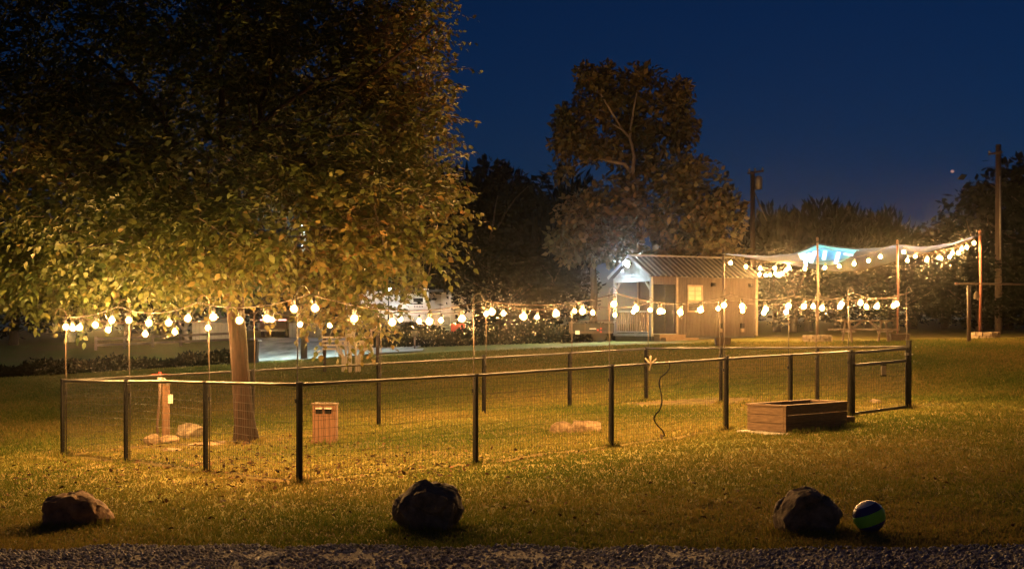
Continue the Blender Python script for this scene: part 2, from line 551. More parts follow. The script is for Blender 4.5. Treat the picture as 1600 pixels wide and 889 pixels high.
    o = link('ground', me, m)
    tag(o, 'mown lawn rising gently to the crest', kind='structure')

def strip_sheet(name, pts_near, pts_far, lift, material, label, nsub=60, nacross=8):
    """sheet draped over the ground between two polylines"""
    a = np.array(pts_near, float); b = np.array(pts_far, float)
    def resample(p, n):
        t = np.linspace(0, len(p) - 1, n)
        return np.stack([np.interp(t, np.arange(len(p)), p[:, k]) for k in range(2)], 1)
    a = resample(a, nsub); b = resample(b, nsub)
    rows = []
    for k in range(nacross + 1):
        q = a + (b - a) * k / nacross
        rows.append(np.stack([q[:, 0], q[:, 1], ground(q[:, 0], q[:, 1]) + lift], 1))
    v = np.concatenate(rows)
    i = (np.arange(nacross)[:, None] * nsub + np.arange(nsub - 1)[None]).ravel()
    f = np.stack([i, i + 1, i + 1 + nsub, i + nsub], 1)
    o = link(name, np_mesh(name, v, f, True), material)
    tag(o, label, kind='structure')
    return o

def build_gravel():
    # edge of the drive runs from left (far) to right (near)
    def edge(x):
        return 10.95 - 0.17 * x + 0.10 * np.sin(x * 1.7) + 0.05 * np.sin(x * 5.1 + 1)
    xs = np.linspace(-9, 9, 120)
    strip_sheet('gravel_drive', np.stack([xs, np.full_like(xs, -4)], 1), np.stack([xs, edge(xs)], 1), 0.03, M['gravel'],
                'grey gravel drive along the bottom edge', 120, 24)
    n = 15000
    x = RNG.uniform(-6.5, 6.5, n); y = edge(x) + 0.10 - np.abs(RNG.normal(0, 1, n)) * 0.9
    r = RNG.uniform(0.008, 0.024, n)
    oct_v = np.array([(1, 0, 0), (-1, 0, 0), (0, 1, 0), (0, -1, 0), (0, 0, 1), (0, 0, -1)], float)
    oct_f = np.array([(0, 2, 4), (2, 1, 4), (1, 3, 4), (3, 0, 4), (2, 0, 5), (1, 2, 5), (3, 1, 5), (0, 3, 5)])
    sc = RNG.uniform(0.6, 1.35, (n, 6, 3))
    ang = RNG.uniform(0, 6.28, n)
    v = oct_v[None] * sc * r[:, None, None]
    ca, sa = np.cos(ang)[:, None], np.sin(ang)[:, None]
    vx = v[..., 0] * ca - v[..., 1] * sa; vy = v[..., 0] * sa + v[..., 1] * ca
    v = np.stack([vx + x[:, None], vy + y[:, None], v[..., 2] * 0.7 + (ground(x, y) + 0.035)[:, None]], -1).reshape(-1, 3)
    f = (oct_f[None] + (np.arange(n) * 6)[:, None, None]).reshape(-1, 3)
    t = np.repeat(RNG.uniform(0, 1, n), 6)
    o = link('gravel_stones', np_mesh('gravel_stones', v, f, False, t), M['stone'])
    tag(o, 'loose grey gravel stones of the drive', 'gravel', kind='stuff')
    return edge

def build_grass(edge):
    n = 480000
    d = 9.8 + (44 - 9.8) * RNG.uniform(0, 1, n) ** 1.35
    px = RNG.uniform(-60, 1660, n)
    x = (px - 800) / FPX * d
    keep = d > edge(x) - 0.12 * RNG.uniform(0, 1, n) ** 2
    c = np.sin(x * 3.1 + 2 * np.sin(d * 1.3)) * np.sin(d * 2.3 + 1.7 * np.sin(x * 0.9)) + 0.6 * np.sin(x * 7.3 + d * 5.1)
    keep &= RNG.uniform(-4.5, 1.2, n) < c + 1.2
    inpen = np.zeros(n, bool)
    for a, b in zip(PEN_C, PEN_C[1:] + PEN_C[:1]):
        keep &= (seg_dist(x, d, a, b) > 0.10)
    x, d = x[keep], d[keep]; n = len(x)
    # extra blades beyond the pen to catch light; tufts against stones, posts and planter
    nf = 190000
    df = 27 + 20 * RNG.uniform(0, 1, nf) ** 0.9; xf = (RNG.uniform(-60, 1660, nf) - 800) / FPX * df
    tx, ty = [], []
    for px_, dd, rr_, k_ in ((121, 13.5, .38, 520), (670, 12.3, .33, 480), (1264, 11.55, .31, 460), (383, 22.7, .28, 260), (508, 22.0, .22, 160), (255, 23.3, .3, 220), (297, 23.9, .27, 160), (895, 22.7, .45, 260), (1358, 11.4, .07, 60)):
        c_ = onx(px_, dd); a_ = RNG.uniform(0, 6.28, k_); q_ = rr_ * RNG.uniform(.86, 1.22, k_)
        tx.append(c_.x + np.cos(a_) * q_); ty.append(c_.y + np.sin(a_) * q_ * .75)
    for s_, t_ in [(q, 0) for q in FRONT_POSTS] + [(0, q) for q in LEFT_POSTS] + [(q, SIDE_L) for q in BACK_POSTS] + [(FRONT_L, q) for q in [0] + RIGHT_POSTS]:
        c_ = pen(s_, t_); tx.append(c_[0] + RNG.normal(0, .07, 70)); ty.append(c_[1] + RNG.normal(0, .07, 70))
    c_ = onx(1228, 20.8)
    for q in np.linspace(0, 1.85, 30):
        tx.append(c_.x + U[0] * q - Wd[0] * .14 + RNG.normal(0, .04, 18)); ty.append(c_.y + U[1] * q - Wd[1] * .14 + RNG.normal(0, .04, 18))
    tx = np.concatenate(tx); ty = np.concatenate(ty)
    bare = np.zeros(len(xf)); bare_n = np.zeros(len(x))
    for cx_, cy_, rx_, ry_, am_ in SPOTS:                 # worn places carry little grass
        bare = np.maximum(bare, am_ * np.exp(-(((xf - cx_) / rx_) ** 2 + ((df - cy_) / ry_) ** 2)))
        bare_n = np.maximum(bare_n, am_ * np.exp(-(((x - cx_) / rx_) ** 2 + ((d - cy_) / ry_) ** 2)))
    k1 = RNG.uniform(0.08, 0.75, len(xf)) > bare; xf, df = xf[k1], df[k1]; nf = len(xf)
    k2 = RNG.uniform(0.08, 0.75, len(x)) > bare_n; x, d = x[k2], d[k2]
    n0 = len(x)
    x = np.concatenate([x, xf, tx]); d = np.concatenate([d, df, ty]); n = len(x)
    P = np.stack([x, d, ground(x, d) - 0.005], 1)
    D = nrm(np.stack([RNG.normal(0, .55, n), RNG.normal(0, .55, n), np.full(n, 1.0)], 1))
    h = RNG.uniform(0.018, 0.055, n) * (1 + 0.25 * (d > 20)); w = 0.0035 + 0.00035 * d
    h[n0:n0 + nf] *= 1.35; w[n0:n0 + nf] *= 1.5
    h[n0 + nf:] *= 2.0
    S = nrm(np.stack([RNG.normal(0, 1, n), RNG.normal(0, .35, n), np.zeros(n)], 1))
    a = P + S * w[:, None]; b = P - S * w[:, None]; t = P + D * h[:, None]
    v = np.stack([a, b, t], 1).reshape(-1, 3)
    f = np.arange(n * 3).reshape(-1, 3)
    patch = 0.5 + 0.28 * np.sin(x * 0.8 + 1.1 * np.sin(d * 0.45)) * np.sin(d * 0.6 + 0.7)
    tint = np.repeat(np.clip(patch + RNG.normal(0, .22, n), 0, 1), 3)
    o = link('grass', np_mesh('grass', v, f, False, tint), M['grass'])
    tag(o, 'short mown grass blades of the lawn', 'grass', kind='stuff')
    # dead leaves
    n = 1500
    cx = [onx(p, dd) for p, dd in ((420, 17.6), (300, 19), (560, 17.6), (250, 21.5), (640, 19), (160, 16), (800, 14.5), (1100, 13.5), (480, 21), (1300, 14), (500, 14))]
    wt = np.array([6, 5, 4, 3, 2, 2, 1, 0.8, 3, 0.6, 1.2]); wt = wt / wt.sum()
    k = RNG.choice(len(cx), n, p=wt)
    x = np.array([c.x for c in cx])[k] + RNG.normal(0, 1.5, n); y = np.array([c.y for c in cx])[k] + RNG.normal(0, 1.2, n)
    ok = y > edge(x) + 0.1
    x, y = x[ok], y[ok]; n = len(x)
    P = np.stack([x, y, ground(x, y) + RNG.uniform(0.012, 0.035, n)], 1)
    D = nrm(np.stack([RNG.normal(0, 1, n), RNG.normal(0, 1, n), RNG.normal(0, .3, n)], 1))
    N = nrm(np.stack([RNG.normal(0, .5, n), RNG.normal(0, .5, n), np.ones(n)], 1))
    L = RNG.uniform(0.035, 0.085, n)
    v, f = leaf_arrays(P, D, N, L, L * 0.62)
    o = link('fallen_leaves', np_mesh('fallen_leaves', v, f, False, np.repeat(RNG.uniform(0, 1, n) ** 1.6, 6)), M['dead_leaf'])
    tag(o, 'dry brown fallen leaves scattered over the lawn', 'leaves', kind='stuff')

# ------------------------------------------------------------------ pen fence, gate
FH = 1.2
def wire_panel(mb, s0, t0, s1, t1, h=FH - 0.03):
    p0, p1 = pen(s0, t0), pen(s1, t1)
    L = np.linalg.norm(p1 - p0)
    n = max(2, int(round(L / 0.055)))
    rad = 0.0021
    def rod(a, b):
        a = Vector(a); b = Vector(b); d = (b - a).normalized()
        x = Vector((0, 0, 1)) if abs(d.z) < 0.9 else Vector((1, 0, 0))
        e1 = x.cross(d).normalized(); e2 = d.cross(e1)
        ring = [e1 * rad, (e1 * -0.5 + e2 * 0.866) * rad, (e1 * -0.5 - e2 * 0.866) * rad]
        mb.add([a + r for r in ring] + [b + r for r in ring], [(0, 1, 4, 3), (1, 2, 5, 4), (2, 0, 3, 5)])
    for i in range(1, n):
        q = p0 + (p1 - p0) * i / n
        g = gz(*q)
        rod((q[0], q[1], g + 0.02), (q[0], q[1], g + h))
    k = 11
    m = 6
    for j in range(k + 1):
        z = 0.03 + (h - 0.04) * j / k
        for i in range(m):
            a = p0 + (p1 - p0) * i / m; b = p0 + (p1 - p0) * (i + 1) / m
            rod((a[0], a[1], gz(*a) + z), (b[0], b[1], gz(*b) + z))

def build_pen():
    base = pen3(0, 0)
    f = thing('pen_fence', base, 'black metal dog pen fence with post and rail frame and welded wire', 'fence')
    def post(s, t, w=0.055, h=FH + 0.02):
        b = pen3(s, t)
        mb = MB()
        mb.box(b + Vector((0, 0, h / 2 - 0.05)), (w, w, h + 0.1), math.atan2(U[1], U[0]))
        mb.box(b + Vector((0, 0, h + 0.008)), (w * 1.2, w * 1.2, 0.02), math.atan2(U[1], U[0]))
        mb.build('post', M['black_metal'], f, bevel=0.004)
    for s in FRONT_POSTS: post(s, 0, 0.06 if s in (0, 12.0) else 0.05)
    for t in LEFT_POSTS: post(0, t)
    for s in BACK_POSTS: post(s, SIDE_L)
    for t in RIGHT_POSTS: post(FRONT_L, t)
    post(FRONT_L, 0, 0.075, FH + 0.1)
    def smooth_rise(s0, t0, s1, t1, q):
        zz = [gz(*pen(s0 + (s1 - s0) * k / 4, t0 + (t1 - t0) * k / 4)) for k in range(5)]
        lin = [zz[0] + (zz[4] - zz[0]) * k / 4 for k in range(5)]
        return float(np.interp(q * 4, range(5), [a - b for a, b in zip(zz, lin)])) * 0.6
    def rail(s0, t0, s1, t1):
        mb = MB(); pts = []
        a, b = pen3(s0, t0, FH), pen3(s1, t1, FH)
        for i in range(13):
            q = i / 12
            p = pen3(s0 + (s1 - s0) * q, t0 + (t1 - t0) * q, FH)
            p.z = a.z + (b.z - a.z) * q + smooth_rise(s0, t0, s1, t1, q)
            pts.append(p)
        mb.tube(pts, 0.023, 8)
        mb.build('top_rail', M['rail_metal'], f)
    rail(0.03, 0, GATE0 - 0.03, 0); rail(0, 0.03, 0, SIDE_L - 0.03); rail(0.03, SIDE_L, FRONT_L - 0.03, SIDE_L); rail(FRONT_L, 0.04, FRONT_L, SIDE_L - 0.03)
    runs = []
    for a, b in zip(FRONT_POSTS[:-1], FRONT_POSTS[1:]): runs.append((a, 0, b, 0))
    for a, b in zip([0] + LEFT_POSTS[:-1], LEFT_POSTS): runs.append((0, a, 0, b))
    for a, b in zip([0] + BACK_POSTS[:-1], BACK_POSTS): runs.append((a, SIDE_L, b, SIDE_L))
    rp = [0] + RIGHT_POSTS + [SIDE_L]
    for a, b in zip(rp[:-1], rp[1:]): runs.append((FRONT_L, a, FRONT_L, b))
    for r in runs:
        mb = MB(); wire_panel(mb, *r)
        tag(mb.build('wire_mesh', M['wire'], f), kind='stuff')
    # gate
    g = thing('pen_gate', pen3(GATE0 + 0.08, 0), 'black framed gate with a middle bar closing the pen', 'gate')
    s0, s1 = GATE0 + 0.09, FRONT_L - 0.08
    hp = [(s0, 0.06, 1.17), (s1, 0.06, 1.17)]
    def P(s, h): return pen3(s, 0, h)
    for s in (s0, s1):
        MB().bar(P(s, 0.02), P(s, 1.20), 0.05, 0.05).build('stile', M['black_metal'], g, bevel=0.004)
    for nm, h in (('bottom_bar', 0.05), ('middle_bar', 0.94), ('top_bar', 1.17)):
        MB().bar(P(s0 + 0.03, h), P(s1 - 0.03, h), 0.045, 0.05).build(nm, M['rail_metal'], g, bevel=0.004)
    mb = MB(); wire_panel(mb, s0, 0, s1, 0, 0.93)
    tag(mb.build('wire_mesh', M['wire'], g), kind='stuff')
    mb = MB(); mb.box(P(s1 + 0.03, 1.06), (0.10, 0.05, 0.05), math.atan2(U[1], U[0])); mb.bar(P(s1, 1.03), P(s1 + 0.22, 1.03), 0.02, 0.02)
    mb.build('latch', M['grey_metal'], g)
    for h in (0.2, 1.0):
        MB().box(P(GATE0 + 0.045, h), (0.07, 0.07, 0.06), math.atan2(U[1], U[0])).build('hinge', M['black_metal'], g)
    # small dark notice holder on the gate
    q = pen3(13.05, -0.03, 0.80)
    b = thing('gate_notice_holder', q, 'small dark rectangular holder hung on the gate wire', 'holder')
    az = math.atan2(U[1], U[0])
    MB().box(q, (0.15, 0.02, 0.19), az).build('holder_body', M['grey_box'], b, bevel=0.003)
    MB().box(q + Vector((0, 0, 0.10)), (0.17, 0.03, 0.025), az).build('holder_top', M['black_metal'], b)
    MB().box(q - Vector((0, 0, 0.10)), (0.17, 0.03, 0.025), az).build('holder_bottom', M['black_metal'], b)

# ------------------------------------------------------------------ light strings
def bulb_mesh(r, name, material):
    prof = []
    for i in range(9):
        a = -math.pi / 2 + math.pi * i / 9
        prof.append((max(0.004, r * math.cos(a)), r * math.sin(a)))
    prof.append((r * 0.36, r * 1.12))
    mb = MB(); mb.lathe((0, 0, 0), prof, 12)
    me = bpy.data.meshes.new(name)
    me.from_pydata([tuple(p) for p in mb.v], [], mb.f)
    me.polygons.foreach_set("use_smooth", mb.s); me.update()
    me.materials.append(material)
    return me
def socket_mesh(r, name):
    mb = MB(); mb.lathe((0, 0, 0), [(r * 0.42, r * 1.08), (r * 0.45, r * 1.75), (r * 0.3, r * 2.1), (r * 0.1, r * 2.3)], 8)
    me = bpy.data.meshes.new(name)
    me.from_pydata([tuple(p) for p in mb.v], [], mb.f)
    me.update(); me.materials.append(M['socket'])
    return me
BM = {}
def light_string(name, anchors, label, group, spacing=0.58, sag=0.14, r=0.060, drop=0.015, start=0.25, skip=()):
    """cable hung from anchor to anchor with bulbs at an even spacing"""
    if r not in BM:
        BM[r] = (bulb_mesh(r, 'bulb', M['amber_halo']), socket_mesh(r, 'socket'), bulb_mesh(r * 0.60, 'filament', M['bulb'] if r < 0.07 else M['sail_bulb']))
    anchors = [Vector(a) for a in anchors]
    s = thing(name, anchors[0], label, 'string lights', group)
    pts = []
    for a, b in zip(anchors[:-1], anchors[1:]):
        n = 12; L = (b - a).length
        sg = sag * (L / 2.6) ** 1.2 * random.uniform(0.8, 1.2)
        for i in range(n):
            t = i / n
            pts.append(a.lerp(b, t) - Vector((0, 0, sg * 4 * t * (1 - t))))
    pts.append(anchors[-1])
    MB().tube(pts, 0.007, 5).build('cable', M['cable'], s)
    acc = 0.0; nxt = start; k = 0
    for a, b in zip(pts[:-1], pts[1:]):
        d = (b - a).length
        while nxt <= acc + d:
            p = a.lerp(b, (nxt - acc) / d)
            c = p - Vector((random.uniform(-.02, .02), random.uniform(-.02, .02), drop + r * 2.2 + random.uniform(-.02, .03)))
            if k not in skip:
                o = link('bulb', BM[r][0], None, s, c)
                o.rotation_euler = (random.uniform(-.2, .2), random.uniform(-.2, .2), 0)
                link('socket', BM[r][1], None, o, c)
                link('filament', BM[r][2], None, o, c)
            k += 1
            nxt += spacing * random.uniform(0.82, 1.18)
        acc += d
    return s

POLE_H = 2.36
def build_hooks_and_strings():
    tips = {}
    def hook(key, s, t, out, desc, h=POLE_H, flip=1):
        b = pen3(s, t) + Vector((out[0] * 0.06, out[1] * 0.06, 0))
        o = thing('hook_pole', b + Vector((0, 0, 0.02)), desc, 'pole', 'shepherd hook poles standing at the pen posts')
        pts = [b + Vector((0, 0, 0.02)), b + Vector((0.005, 0, 0.9)), b + Vector((0.012 * flip, 0, 1.6)), b + Vector((0.0, 0, h - 0.12))]
        MB().tube(pts, 0.0085, 6).build('shaft', M['hook_metal'], o)
        dirx = Vector((U[0], U[1], 0)) * flip * 0.8
        arc = []
        for i in range(9):
            a = math.pi * i / 8 * 0.92
            arc.append(b + Vector((0, 0, h - 0.12)) + dirx * 0.12 * (1 - math.cos(a)) + Vector((0, 0, 0.12 * math.sin(a))))
        MB().tube(arc, 0.008, 6).build('hook', M['hook_metal'], o)
        MB().box(b + Vector((-out[0] * 0.02, -out[1] * 0.02, 1.0)), (0.06, 0.06, 0.05)).build('clamp', M['black_metal'], o)
        tips[key] = arc[-1] + Vector((0, 0, -0.01))
    n_ = Wd
    fr = ['at the near corner post of the pen', 'at the second front post, right of the near corner', 'at the third front post, beside the cabin porch in view',
          'at the fourth front post, left of the wooden planter', 'at the fifth front post, behind the wooden planter', 'at the hinge post of the gate']
    for i, s in enumerate(FRONT_POSTS):
        hook(('f', i), s, 0, n_, 'thin metal hook pole ' + fr[i], POLE_H + (0.06, -0.02, 0.05, 0, 0.0, 0.02)[i])
    hook(('f', 6), FRONT_L, 0, n_, 'thin metal hook pole at the latch post of the gate', POLE_H)
    lf = ['at the post left of the near corner', 'at the post in front of the spigot', 'at the far left corner of the pen']
    for i, t in enumerate(LEFT_POSTS):
        hook(('l', i), 0, t, U, 'thin metal hook pole ' + lf[i], POLE_H + (0.04, 0.05, 0.0)[i], -1)
    bk = ['at the back post behind the tree trunk', 'at the back post before the meter rack', 'at the back post right of the white house', 'at the middle back post', 'at the back right corner of the pen']
    for i, s in enumerate(BACK_POSTS):
        hook(('b', i), s, SIDE_L, -Wd, 'thin metal hook pole ' + bk[i], POLE_H + 0.02)
    rt = ['at the right side post nearer the gate', 'at the right side post nearer the back']
    for i, t in enumerate(RIGHT_POSTS):
        hook(('r', i), FRONT_L, t, -U, 'thin metal hook pole ' + rt[i], POLE_H)
    g = 'bulb strings round the pen'
    light_string('light_string', [tips[('f', i)] for i in range(0, 4)], 'lit warm bulb string along the front of the pen, left of the planter', g, sag=0.13, start=0.1)
    light_string('light_string', [tips[('f', i)] for i in range(3, 7)], 'lit warm bulb string from the planter to the gate', g, sag=0.14, start=0.3)
    light_string('light_string', [tips[('f', 0)]] + [tips[('l', i)] for i in range(3)], 'lit warm bulb string along the left side of the pen past the trunk', g, sag=0.12, start=0.3)
    light_string('light_string', [tips[('l', 2)]] + [tips[('b', i)] for i in range(5)], 'lit warm bulb string along the back of the pen', g, sag=0.13, start=0.3)
    light_string('light_string', [tips[('b', 4)], tips[('r', 1)], tips[('r', 0)], tips[('f', 6)]], 'lit warm bulb string along the right side of the pen to the gate', g, sag=0.16, start=0.3)

# ------------------------------------------------------------------ rocks
def rock(name, c, size, material, label, seed, cuts=14, rz=0.0, flat=0.0, group=None, sub=4, cat='rock'):
    import bmesh
    rr = np.random.default_rng(seed)
    bm = bmesh.new()
    bmesh.ops.create_icosphere(bm, subdivisions=sub, radius=1.0)
    v = np.array([p.co[:] for p in bm.verts])
    for k in range(cuts):
        n = nrm(rr.normal(size=3)); d = rr.uniform(0.55, 0.9)
        h = v @ n
        over = h > d
        v[over] -= np.outer(h[over] - d, n) * 0.92
    off = rr.uniform(0, 50, 3)
    for i in range(len(v)):
        q = Vector(v[i] * 2.1 + off)
        s = mnoise.fractal(q, 1.0, 2.0, 5) * 0.07 + abs(mnoise.noise(q * 1.7)) * 0.07
        v[i] *= 1 + s
    lo, hi = v.min(0), v.max(0)
    v = (v - (lo + hi) / 2) / ((hi - lo) / 2)
    v[:, 2] = np.maximum(v[:, 2], -0.72)
    v *= np.array(size) / 2
    zlo = v[:, 2].min()
    ca, sa = math.cos(rz), math.sin(rz)
    v = np.stack([v[:, 0] * ca - v[:, 1] * sa, v[:, 0] * sa + v[:, 1] * ca, v[:, 2]], 1)
    for i, p in enumerate(bm.verts):
        p.co = v[i]
    me = bpy.data.meshes.new(name)
    bm.to_mesh(me); bm.free()
    for p in me.polygons:
        p.use_smooth = True
    try:
        me.set_sharp_from_angle(angle=R(28))
    except Exception:
        pass
    loc = Vector((c[0], c[1], gz(c[0], c[1]) - zlo - 0.03))
    o = link(name, me, material, None, loc)
    return tag(o, label, cat, group)

def boulder(sil, d, depth, material, label, seed, group, zs=1.17):
    """angular boulder: hull of an outline given thickness front and back, then roughened"""
    import bmesh
    rr = np.random.default_rng(seed)
    cx = sum(p[0] for p in sil) / len(sil); cy = sum(p[1] for p in sil) / len(sil)
    c = onx(cx, d)
    bm = bmesh.new()
    for px_, py_ in sil:
        for k in (-1, 0, 1):
            sh = 1.0 if k == 0 else rr.uniform(.6, .86)
            p = at(cx + (px_ - cx) * sh, cy + (py_ - cy) * sh, d)
            bm.verts.new((p.x - c.x, k * depth / 2 * rr.uniform(.75, 1.05), (p.z - c.z) * zs))
    r_ = bmesh.ops.convex_hull(bm, input=bm.verts)
    bmesh.ops.delete(bm, geom=list({g for g in r_['geom_interior'] + r_['geom_unused'] if isinstance(g, bmesh.types.BMVert)}), context='VERTS')
    bmesh.ops.triangulate(bm, faces=bm.faces)
    for it in range(5):
        bmesh.ops.subdivide_edges(bm, edges=[e for e in bm.edges if e.calc_length() > .03], cuts=1, use_grid_fill=True)
        bmesh.ops.triangulate(bm, faces=[f for f in bm.faces if len(f.verts) > 4])
    bm.normal_update()
    off = Vector(rr.uniform(0, 50, 3))
    mv = []
    for v in bm.verts:
        q = v.co * 5 + off
        s_ = mnoise.fractal(q * 1.4, 0.8, 2.1, 6) * .022 + (abs(mnoise.noise(q * .9)) - .25) * .03 - max(0.0, .08 - abs(mnoise.noise(q * .6 + Vector((7, 1, 4))))) * .35
        mv.append(v.co + v.normal * s_)
    for v, p in zip(bm.verts, mv): v.co = p
    me = bpy.data.meshes.new('boulder')
    bm.to_mesh(me); bm.free()
    for p in me.polygons: p.use_smooth = True
    try: me.set_sharp_from_angle(angle=R(32))
    except Exception: pass
    zmin = min(v.co.z for v in me.vertices)
    o = link('boulder', me, material, None, c + Vector((0, 0, -zmin - .06)))
    return tag(o, label, 'boulder', group)

def build_rocks():
    def px(p, d): return onx(p, d)
    g = 'boulders along the drive'
    boulder([(66, 792), (72, 776), (100, 773), (125, 764), (150, 774), (166, 788), (179, 802), (172, 814), (80, 817), (68, 810)], 13.5, .5, M['rock_brown'], 'dark brown wedge-shaped boulder on the lawn at far left', 11, g)
    boulder([(613, 789), (622, 778), (640, 765), (665, 758), (694, 763), (716, 768), (719, 786), (725, 797), (715, 812), (706, 828), (640, 826), (618, 810)], 12.3, .5, M['rock_dark'], 'dark blocky boulder on the lawn in front of the pen', 23, g)
    boulder([(1209, 803), (1215, 780), (1235, 762), (1255, 757), (1280, 762), (1293, 776), (1306, 784), (1318, 799), (1312, 815), (1302, 832), (1225, 830), (1212, 820)], 11.55, .5, M['rock_dark'], 'dark rounded boulder beside the striped ball', 41, g, 1.02)
    g = 'rocks lying inside the pen'
    rock('rock', px(236, 23.0), (0.26, 0.26, 0.24), M['rock_tan'], 'small reddish rock left of the spigot', 41, 12, 0, group=g)
    rock('rock', px(264, 23.1), (0.36, 0.28, 0.2), M['rock_tan'], 'low reddish rock at the foot of the spigot post', 42, 12, 0.2, group=g)
    rock('rock', px(297, 23.9), (0.52, 0.42, 0.38), M['rock_pale'], 'pale rough boulder between spigot post and tree trunk', 43, 16, 0.3, group=g)
    rock('rock', px(877, 22.8), (0.42, 0.36, 0.27), M['rock_tan'], 'rounded tan rock, left of the pair in the pen', 51, 12, 0.2, group=g)
    rock('rock', px(915, 22.7), (0.56, 0.38, 0.26), M['rock_tan'], 'longer tan rock, right of the pair in the pen', 52, 14, -0.1, group=g)
    rock('rock', px(268, 21.4), (0.42, 0.3, 0.09), M['rock_tan'], 'thin flat stone in the dirt near the left fence', 61, 12, 0.2, group=g)
    rock('rock', px(320, 22.5), (0.62, 0.24, 0.09), M['rock_tan'], 'long flat pale stone between pale boulder and trunk', 62, 12, 0.15, group=g)
    rock('rock', px(357, 22.75), (0.5, 0.2, 0.08), M['rock_pale'], 'flat pale stone touching the tree trunk foot', 63, 12, 0.2, group=g)
    rock('rock', px(1367, 27.6), (0.3, 0.2, 0.14), M['rock_pale'], 'pale stone seen through the lower half of the gate', 64, 12, 0.0)

# ------------------------------------------------------------------ trees
def sample_blobs(blobs, n, shell=0.45):
    """blobs: (cx,cy,cz, rx,ry,rz, weight). points biased to the outside of each blob"""
    w = np.array([b[6] for b in blobs], float); w /= w.sum()
    k = RNG.choice(len(blobs), n, p=w)
    B = np.array([b[:6] for b in blobs])[k]
    d = rand_dirs(n)
    r = RNG.uniform(0, 1, n) ** shell
    return B[:, :3] + d * r[:, None] * B[:, 3:6], d

def limb_pts(a, b, bend=0.12, n=6):
    a, b = Vector(a), Vector(b); L = (b - a).length
    off = Vector((random.gauss(0, 1), random.gauss(0, 1), random.gauss(0, .6))) * bend * L
    out = []
    for i in range(n + 1):
        t = i / n
        p = a.lerp(b, t) + off * math.sin(math.pi * t) + Vector((random.gauss(0, 1), random.gauss(0, 1), random.gauss(0, 1))) * 0.012 * L
        out.append(p)
    out[0] = a; out[-1] = b
    return out

def taper(r0, r1, n=6):
    return [r0 + (r1 - r0) * (i / n) ** 0.8 for i in range(n + 1)]

